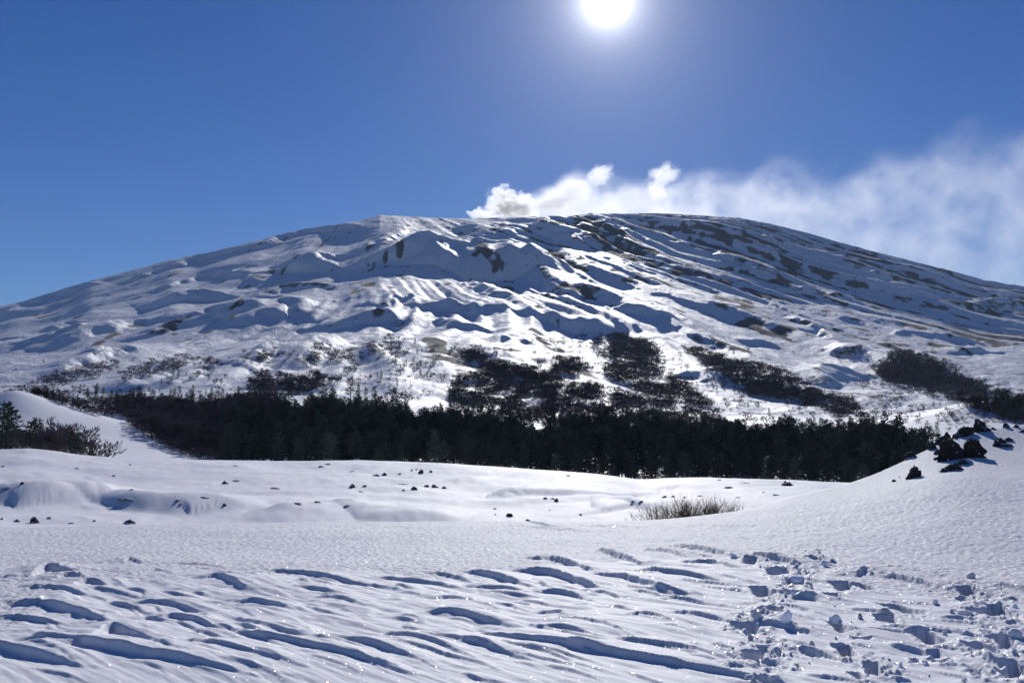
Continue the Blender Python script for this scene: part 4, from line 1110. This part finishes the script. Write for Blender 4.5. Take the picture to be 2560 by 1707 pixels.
# --- the wood beyond: two masses that nobody could count
def wood(name, label, cat, pts, pairs):
    """one object: real trees on a cloud of points (geometry nodes)"""
    me = bpy.data.meshes.new(name)
    me.vertices.add(len(pts)); me.vertices.foreach_set('co', np.array([p[0] for p in pts], np.float32).ravel())
    for an, col in (('tall', 1), ('broad', 2), ('turn', 3)):
        at = me.attributes.new(an, 'FLOAT', 'POINT'); at.data.foreach_set('value', np.array([p[col] for p in pts], np.float32))
    at = me.attributes.new('sort', 'INT', 'POINT'); at.data.foreach_set('value', np.array([p[4] for p in pts], np.int32))
    o = link(bpy.data.objects.new(name, me))
    ng = bpy.data.node_groups.new(name, 'GeometryNodeTree')
    ng.interface.new_socket('Geometry', in_out='INPUT', socket_type='NodeSocketGeometry')
    ng.interface.new_socket('Geometry', in_out='OUTPUT', socket_type='NodeSocketGeometry')
    n, l = ng.nodes, ng.links
    gi, go = n.new('NodeGroupInput'), n.new('NodeGroupOutput')
    def attr(nm, ty):
        a = n.new('GeometryNodeInputNamedAttribute'); a.data_type = ty; a.inputs['Name'].default_value = nm; return a.outputs['Attribute']
    sc = n.new('ShaderNodeCombineXYZ'); l.new(attr('broad', 'FLOAT'), sc.inputs[0]); l.new(attr('broad', 'FLOAT'), sc.inputs[1]); l.new(attr('tall', 'FLOAT'), sc.inputs[2])
    ro = n.new('ShaderNodeCombineXYZ'); l.new(attr('turn', 'FLOAT'), ro.inputs[2])
    jn = n.new('GeometryNodeJoinGeometry')
    srt = attr('sort', 'INT')
    for k, objs in enumerate(pairs):
        cmp = n.new('FunctionNodeCompare'); cmp.data_type = 'INT'; cmp.operation = 'EQUAL'
        ins = [s for s in cmp.inputs if s.type == 'INT']
        l.new(srt, ins[0]); ins[1].default_value = k
        for ob in objs:
            oi = n.new('GeometryNodeObjectInfo'); oi.inputs['Object'].default_value = ob; oi.transform_space = 'ORIGINAL'
            ip = n.new('GeometryNodeInstanceOnPoints')
            l.new(gi.outputs[0], ip.inputs['Points']); l.new(cmp.outputs[0], ip.inputs['Selection'])
            l.new(oi.outputs['Geometry'], ip.inputs['Instance']); l.new(sc.outputs[0], ip.inputs['Scale']); l.new(ro.outputs[0], ip.inputs['Rotation'])
            l.new(ip.outputs[0], jn.inputs[0])
    l.new(jn.outputs[0], go.inputs[0])
    md = o.modifiers.new('trees', 'NODES'); md.node_group = ng
    tag(o, label, cat, kind='stuff')
    return o
def find_pairs(meshes, nm):
    out = []
    for t, c in meshes:
        a = next(o for o in scene.objects if o.data is t and o.parent); b = next(o for o in scene.objects if o.data is c and o.parent)
        out.append((a, b))
    return out
pine_pts, bare_pts = [], []
def add(lst, spots, lo, hi, wide, px=None):
    for X, Y, x, y, z, r in spots:
        h = rt.uniform(lo, hi) if px is None else rt.uniform(*px) * r / FPX
        b = h * wide * rt.uniform(.85, 1.25)
        lst.append(((x, y, z - 0.2), h, b, rt.uniform(0, 6.28), rt.randrange(4)))
# dense pine forest on the ground behind the snowfield
def ground_fill(lst, X0, X1, ra, rb, gap, lo, hi, wide, edge_fn, skip=0.0):
    cells = {}
    n = int(9 * (X1 - X0) / FPX * (rb - ra) * 0.5 * (ra + rb) / gap ** 2)
    for _ in range(min(n, 60000)):
        X = rt.uniform(X0, X1); r = math.sqrt(rt.uniform(ra * ra, rb * rb))
        a, t = px_dir(X, 1080)
        if not edge_fn(X, r): continue
        x, y = r * math.sin(a), r * math.cos(a)
        k = (int(x // gap), int(y // gap))
        if any((x - q[0]) ** 2 + (y - q[1]) ** 2 < gap * gap for i in (-1, 0, 1) for j in (-1, 0, 1) for q in cells.get((k[0] + i, k[1] + j), ())): continue
        cells.setdefault(k, []).append((x, y))
        if rt.random() < skip: continue
        h = rt.uniform(lo, hi) * (1 + 0.45 * float(fbm(np.array(x / 40), np.array(y / 40), 2, 930)))
        if fbm(np.array(x / 26), np.array(y / 30), 2, 940) < -0.7: continue
        lst.append(((x, y, grid_z(x, y) - 0.2), h, h * wide * rt.uniform(.85, 1.2), rt.uniform(0, 6.28), rt.randrange(4)))
EDGE_X = [520, 560, 620, 700, 780, 880, 1000, 1100, 1300, 1600, 1870, 2050, 2200, 2300, 2360]
EDGE_Y = [1150, 1120, 1075, 1045, 1040, 1048, 1062, 1078, 1100, 1108, 1122, 1122, 1130, 1155, 1170]
def under_edge(X, r):
    a, t = px_dir(X, float(np.interp(X, EDGE_X, EDGE_Y)) + rt.gauss(0, 7) - 6 + 17 * float(fbm(np.array(X / 75), np.array(3.3), 3, 920)))
    x, y = r * math.sin(a), r * math.cos(a)
    return (grid_z(x, y) - EYE) / r < t
ground_fill(pine_pts, 560, 2350, 322, 900, 4.4, 5.5, 13.5, 1.15, under_edge)
# mixed brown wood left of the forest, round the glade
add(bare_pts, scatter([(290, 1030), (330, 1010), (520, 1025), (640, 1000), (700, 1010), (700, 1100), (640, 1150), (530, 1155), (430, 1130), (360, 1085), (310, 1045)], 9000, 10, 330), 6, 9, 1.25, (26, 40))
add(pine_pts, scatter([(290, 1030), (400, 1015), (640, 1010), (640, 1150), (530, 1155), (400, 1105)], 700, 20, 330), 8, 11, 1.1, (30, 46))
add(bare_pts, [q for q in scatter([(70, 1020), (150, 1014), (240, 1003), (330, 1005), (420, 1020), (520, 1032), (640, 1010), (700, 1020), (700, 1040), (520, 1055), (340, 1050), (240, 1040), (90, 1035)], 5000, 9, 480) if fbm(np.array(q[0] / 50), np.array(q[1] / 14), 3, 910) > -0.15], 6, 9, 1.2, (16, 28))
add(pine_pts, scatter([(70, 1010), (240, 985), (420, 1000), (640, 985), (700, 1020), (340, 1040), (90, 1025)], 500, 20, 480), 8, 11, 1.1, (20, 32))
add(bare_pts, scatter([(0, 1130), (0, 1095), (90, 1100), (180, 1108), (230, 1130)], 260, 13, 275), 5, 8, 1.2, (22, 34))
add(bare_pts, [p for p in apart[230:]], 5, 7, 1.25, (9, 17))
# brown woods climbing the slope
for P, n in [([(1120, 1010), (1130, 960), (1150, 935), (1250, 930), (1340, 945), (1450, 960), (1560, 985), (1680, 1010), (1800, 1060), (1880, 1085), (1880, 1100), (1600, 1090), (1440, 1075), (1330, 1062), (1250, 1045), (1180, 1025)], 15000),
             ([(1140, 880), (1180, 885), (1260, 915), (1340, 930), (1400, 950), (1340, 955), (1250, 935), (1160, 905)], 3000),
             ([(1330, 905), (1440, 905), (1480, 930), (1400, 945)], 1200),
             ([(1510, 860), (1540, 845), (1620, 860), (1650, 905), (1640, 930), (1700, 960), (1780, 1010), (1800, 1040), (1700, 1010), (1600, 980), (1520, 960), (1510, 930), (1540, 905)], 6000),
             ([(1730, 878), (1770, 885), (1850, 915), (1950, 930), (2000, 960), (2050, 985), (2130, 1010), (2170, 1050), (2150, 1060), (2050, 1025), (1950, 1000), (1860, 985), (1830, 950), (1760, 915)], 6500),
             ([(2230, 890), (2300, 890), (2350, 920), (2420, 960), (2500, 985), (2560, 1000), (2560, 1060), (2480, 1040), (2400, 1010), (2300, 980), (2220, 955), (2190, 930)], 6000),
             ([(2150, 1075), (2170, 1050), (2230, 1085), (2220, 1100)], 200),
             ([(620, 960), (660, 930), (740, 950), (830, 935), (850, 960), (760, 985), (650, 985)], 900)]:
    add(bare_pts, [q for q in scatter(P, n * 2, 7.0, 600) if fbm(np.array(q[0] / 48), np.array(q[1] / 17), 3, 900) > -0.22], 5, 8, 1.3, (12, 25))
# thin scatter that lets the woods fade out into the snow
for P, n, g_ in [([(1080, 870), (1500, 840), (1760, 880), (2100, 960), (2560, 960), (2560, 1060), (2200, 1070), (1850, 1085), (1400, 1060), (1100, 1020)], 9000, 13),
                 ([(600, 880), (1100, 860), (1130, 990), (1000, 1010), (640, 985)], 1600, 15), ([(120, 960), (420, 890), (640, 900), (620, 975), (250, 1000)], 1300, 15)]:
    add(bare_pts, [q for q in scatter(P, n, g_, 600) if fbm(np.array(q[0] / 90 + q[1] / 60), np.array(q[1] / 30), 3, 960) > 0.12], 4, 6, 1.3, (6, 15))
add(pine_pts, scatter([(1130, 1010), (1250, 1030), (1450, 1050), (1700, 1050), (1850, 1075), (1850, 1095), (1500, 1085), (1250, 1070), (1120, 1045)], 1500, 15, 550), 7, 10, 1.1, (26, 40))
add(pine_pts, scatter([(2060, 1090), (2130, 1070), (2220, 1095), (2280, 1125), (2200, 1120)], 300, 14, 450), 7, 10, 1.1, (26, 40))
add(pine_pts, scatter([(2420, 1010), (2450, 990), (2560, 1010), (2560, 1060), (2500, 1050)], 900, 12, 500), 7, 10, 1.1, (22, 34))
if pine_pts: wood('pine_forest', 'dense dark pine forest filling the belt between snowfield and mountain', 'forest', pine_pts, find_pairs(PINE, 'pine'))
if bare_pts: wood('bare_woodland', 'purple-brown leafless woodland spreading up the lower mountain slopes', 'woodland', bare_pts, find_pairs(BARE, 'bare'))
print('TREES', len(pine_pts), len(bare_pts), len(apart))

# ------------------------------------------------------------------ bare shrubs in the hollow
def shrub(seed, n, hw, h):
    rs = random.Random(seed); sv, sf, tv, tf = [], [], [], []
    for s in range(n):
        bx, by = rs.gauss(0, hw * .45), rs.gauss(0, hw * .35)
        d = np.array((bx / hw * .5 + rs.gauss(0, .15), rs.gauss(0, .15), 1.0)); d /= np.linalg.norm(d)
        p = np.array((bx, by, -0.2)); L = h * rs.uniform(.6, 1.1); r = rs.uniform(.010, .018)
        k = 4
        for j in range(k):
            q = p + d * (L + .2) / k
            tube(sv, sf, p, q, r * (1 - j * .2), r * (1 - (j + 1) * .2), 3)
            if j:
                for _ in range(5):
                    nd = d + np.array((rs.gauss(0, .45), rs.gauss(0, .45), rs.uniform(0, .3))); nd /= np.linalg.norm(nd)
                    e = p + (q - p) * rs.random()
                    tube(tv, tf, e, e + nd * L * rs.uniform(.15, .32), .0075, .0035, 3)
            p = q; d = d + np.array((rs.gauss(0, .14), rs.gauss(0, .14), .03)); d /= np.linalg.norm(d)
    return mesh_np('stems', sv, np.array(sf), MAT_BUSH), mesh_np('twigs', tv, np.array(tf), MAT_BUSH)
C4 = lambda x, y: (1580 + x / 6.918, 1160 + y / 6.918)
for i, (x, y, w_, h_, n, lab) in enumerate([
        (480, 940, 420, 330, 26, 'sparse bare shrub at the left end of the thicket in the hollow'), (830, 920, 330, 420, 34, 'bare shrub with fanning stems left in the hollow thicket'),
        (1060, 900, 330, 330, 30, 'low bare shrub in the middle of the hollow thicket'), (1330, 880, 380, 410, 44, 'tallest dense bare shrub right in the hollow thicket'),
        (1540, 850, 220, 270, 18, 'thin bare shrub at the right of the hollow thicket'), (1800, 830, 260, 210, 20, 'small separate bare shrub right of the hollow thicket')]):
    X, Y = C4(x, y)
    a, t = px_dir(X, Y)
    r = 72.0 - i * 0.8
    gx_, gy_ = r * math.sin(a), r * math.cos(a)
    gz_ = grid_z(gx_, gy_)
    w, h = w_ / 6.918 * r / FPX, h_ / 6.918 * r / FPX
    top_z = EYE + r * float(px_dir(X, Y - h_ / 6.918)[1])
    h = 0.78 * max(h, top_z - gz_)
    s_, t_ = shrub(700 + i, int(n * 2.3), w * .6, h)
    e = link(bpy.data.objects.new('bare_shrub', None)); e.location = (gx_, gy_, gz_); e.empty_display_size = .1
    for nm, me in (('stems', s_), ('twigs', t_)):
        o = link(bpy.data.objects.new(nm, me)); o.parent = e
    tag(e, lab, 'shrub', 'bare shrubs in the hollow')
# ------------------------------------------------------------------ smoke from the crater, drifting off to the right
SMOKE_Y = 7250.0
def smoke_pt(X, Y, yy=SMOKE_Y):
    a, t = px_dir(X, Y)
    x = yy * math.tan(float(a))
    return x, EYE + float(t) * math.hypot(x, yy)
SX0, SX1 = smoke_pt(1120, 540)[0], smoke_pt(2850, 540)[0]
SZ0, SZ1 = 850.0, 2500.0
SY0, SY1 = 6700.0, 7800.0
def vol_out(N_, L_, dens, aniso, col=(0.985, 0.985, 0.985)):
    p = node(N_, 'ShaderNodeVolumePrincipled'); p.inputs['Color'].default_value = (*col, 1); p.inputs['Anisotropy'].default_value = aniso
    L_.new(dens, p.inputs['Density'])
    o = N_.new('ShaderNodeOutputMaterial'); L_.new(p.outputs[0], o.inputs['Volume'])
def fcurve(N_, L_, x, pts):
    c = N_.new('ShaderNodeFloatCurve')
    cu = c.mapping.curves[0]
    cu.points[0].location = pts[0]; cu.points[1].location = pts[-1]
    for p in pts[1:-1]: cu.points.new(*p)
    c.mapping.update()
    L_.new(x, c.inputs['Value'])
    return c.outputs[0]
def plume_material():
    m, N_, L_ = new_mat('crater_smoke')
    P = N_.new('ShaderNodeTexCoord').outputs['Object']
    def noise3(scale, detail, out='Color', rough=0.55):
        n = node(N_, 'ShaderNodeTexNoise', Scale=scale, Detail=detail, Roughness=rough); L_.new(P, n.inputs['Vector']); return n.outputs[out]
    def vec(op, a, b):
        n = node(N_, 'ShaderNodeVectorMath', operation=op)
        for i, v in enumerate((a, b)):
            if isinstance(v, tuple): n.inputs[i].default_value = v
            elif isinstance(v, (int, float)): n.inputs['Scale'].default_value = v
            else: L_.new(v, n.inputs[i])
        return n.outputs[0]
    w1 = vec('MULTIPLY', vec('SUBTRACT', noise3(1 / 420, 5.0), (.5, .5, .5)), (420, 300, 380))
    q = vec('ADD', P, w1)
    s = N_.new('ShaderNodeSeparateXYZ'); L_.new(q, s.inputs[0])
    s0 = N_.new('ShaderNodeSeparateXYZ'); L_.new(P, s0.inputs[0])
    M = lambda *a, **k: mth(N_, L_, *a, **k)
    # lean the billows over to the right, the way the wind takes them
    lean = M('SUBTRACT', s.outputs[0], M('MULTIPLY', M('SUBTRACT', s.outputs[2], 1150.0), 0.35))
    xn = M('DIVIDE', M('SUBTRACT', lean, SX0), SX1 - SX0, clamp=True)
    x0 = M('DIVIDE', M('SUBTRACT', s0.outputs[0], SX0), SX1 - SX0, clamp=True)
    tops = [(1140, 600), (1180, 560), (1230, 530), (1290, 520), (1340, 505), (1400, 478), (1450, 455), (1500, 450), (1540, 474), (1600, 482), (1660, 475), (1720, 470), (1790, 466), (1850, 478), (1910, 440), (1960, 430),
            (2020, 470), (2090, 470), (2170, 440), (2260, 425), (2330, 385), (2390, 360), (2450, 385), (2520, 390), (2600, 360), (2750, 330), (2900, 320)]
    cp = []
    for X, Y in tops:
        x, z = smoke_pt(X, Y); cp.append(((x - (z - 1150) * 0.35 - SX0) / (SX1 - SX0), (z - SZ0) / (SZ1 - SZ0)))
    cp.sort(); cp = [(max(0, min(1, a)), b) for a, b in cp]
    cp = [(0.0, cp[0][1])] + [p for p in cp if 0.004 < p[0] < 0.996] + [(1.0, cp[-1][1])]
    top = M('MULTIPLY_ADD', fcurve(N_, L_, xn, cp), SZ1 - SZ0, SZ0)
    hgt = M('SUBTRACT', top, s.outputs[2])
    soft = M('MULTIPLY_ADD', x0, 420.0, 45.0)
    hgt = M('ADD', hgt, M('MULTIPLY', soft, 0.55))
    a = M('DIVIDE', hgt, soft, clamp=True)
    a = M('MULTIPLY', M('MULTIPLY', a, a), M('SUBTRACT', 3.0, M('MULTIPLY', a, 2.0)))
    yy = M('DIVIDE', M('SUBTRACT', s0.outputs[1], 7250.0), M('MULTIPLY_ADD', x0, 330.0, 180.0))
    yf = M('SUBTRACT', 1.0, M('MULTIPLY', yy, yy), clamp=True)
    tex = node(N_, 'ShaderNodeMapRange'); tex.inputs['From Min'].default_value = 0.40; tex.inputs['From Max'].default_value = 0.66
    L_.new(noise3(1 / 230, 6.0, 'Fac', 0.62), tex.inputs['Value'])
    dn = fcurve(N_, L_, x0, [(0.0, 0.0), (0.02, 0.5), (0.08, 1.0), (0.2, 0.8), (0.38, 0.34), (0.6, 0.15), (1.0, 0.12)])
    dens = M('MULTIPLY', M('MULTIPLY', a, yf), M('MULTIPLY', M('MULTIPLY_ADD', tex.outputs[0], 2.0, 0.10), M('MULTIPLY', dn, 0.0036)))
    vol_out(N_, L_, dens, 0.5)
    return m
def box_mesh(name, lo, hi, mat):
    V = [(x, y, z) for x in (lo[0], hi[0]) for y in (lo[1], hi[1]) for z in (lo[2], hi[2])]
    Fq = [(0, 1, 3, 2), (4, 6, 7, 5), (0, 4, 5, 1), (2, 3, 7, 6), (0, 2, 6, 4), (1, 5, 7, 3)]
    return mesh_np(name, V, np.array(Fq), mat, False)
plume = link(bpy.data.objects.new('smoke_plume', box_mesh('smoke_plume', (SX0, SY0, SZ0), (SX1, SY1, SZ1), plume_material())))
tag(plume, 'white volcanic smoke drifting right behind the summit ridge', 'smoke', kind='stuff')

def puff_material(name, k, edge, rough, aniso, nscale):
    m, N_, L_ = new_mat(name)
    P = N_.new('ShaderNodeTexCoord').outputs['Object']
    oi = N_.new('ShaderNodeObjectInfo')
    ad = node(N_, 'ShaderNodeVectorMath', operation='ADD'); L_.new(P, ad.inputs[0])
    L_.new(mth(N_, L_, 'MULTIPLY', oi.outputs['Random'], 40.0), ad.inputs[1])
    n = node(N_, 'ShaderNodeTexNoise', Scale=nscale, Detail=6.0, Roughness=0.58); L_.new(ad.outputs[0], n.inputs['Vector'])
    ln = node(N_, 'ShaderNodeVectorMath', operation='LENGTH'); L_.new(P, ln.inputs[0])
    e = mth(N_, L_, 'ADD', ln.outputs['Value'], mth(N_, L_, 'MULTIPLY', mth(N_, L_, 'SUBTRACT', n.outputs['Fac'], 0.5), rough))
    d = mth(N_, L_, 'DIVIDE', mth(N_, L_, 'SUBTRACT', 0.72, e), edge, clamp=True)
    vol_out(N_, L_, mth(N_, L_, 'MULTIPLY', d, k), aniso)
    return m
PUFF_HARD = puff_material('dense_steam', 0.013, 0.10, 2.1, 0.5, 1.9)
PUFF_SOFT = puff_material('soft_steam', 0.007, 0.42, 1.8, 0.5, 1.9)
def puff_mesh(mat):
    bm = bmesh.new(); bmesh.ops.create_icosphere(bm, subdivisions=3, radius=1.25)
    me = bpy.data.meshes.new('smoke_puff'); bm.to_mesh(me); bm.free(); me.materials.append(mat); return me
PM_H, PM_S = puff_mesh(PUFF_HARD), puff_mesh(PUFF_SOFT)
for X, Y, rx, rz, me, lab in [(1258, 500, 40, 34, PM_H, 'dense cauliflower steam puff rising highest above the crater rim'), (1306, 504, 26, 26, PM_H, 'small dense steam puff right beside the highest one'),
                              (1284, 526, 52, 24, PM_H, 'grey steam swelling beneath the two crisp puffs'), (1196, 536, 26, 16, PM_H, 'lowest steam puff leaving the crater rim at the left'),
                              (1500, 438, 40, 28, PM_S, 'bright steam puff at the tip of the slanting column'), (1660, 438, 46, 32, PM_S, 'separate round white puff above the smoke right of the column'),
                              (1642, 482, 28, 34, PM_S, 'thin steam stalk below the round white puff'), (1440, 475, 52, 34, PM_S, 'billow of steam in the slanting column'), (1335, 522, 50, 28, PM_S, 'pale steam veil joining the crisp puffs to the smoke'), (1235, 532, 40, 20, PM_S, 'pale steam at the crater rim under the crisp puffs'), (1380, 508, 52, 28, PM_S, 'low billow of steam at the foot of the slanting column')]:
    x, z = smoke_pt(X, Y, 6990)
    o = link(bpy.data.objects.new('smoke_puff', me))
    o.location = (x, 6990, z); s = 6990 / FPX
    o.scale = (rx * s * 1.25, 1.1 * max(rx, rz) * s, rz * s * 1.25); o.rotation_euler = (0, -0.35 if me is PM_S else 0, 0)
    tag(o, lab, 'smoke', 'steam puffs above the crater')


# ------------------------------------------------------------------ the thin winter air between here and the summit
m, N_, L_ = new_mat('thin_air')
p = node(N_, 'ShaderNodeVolumePrincipled', Density=1.15e-5, Anisotropy=0.2); p.inputs['Color'].default_value = (0.62, 0.80, 1.0, 1)
o_ = N_.new('ShaderNodeOutputMaterial'); L_.new(p.outputs[0], o_.inputs['Volume'])
haze = link(bpy.data.objects.new('haze', box_mesh('haze', (-6600, -6600, -60), (6600, 6600, 1480), m)))
tag(haze, 'thin bluish winter air over the snow and mountain', 'haze', kind='stuff')
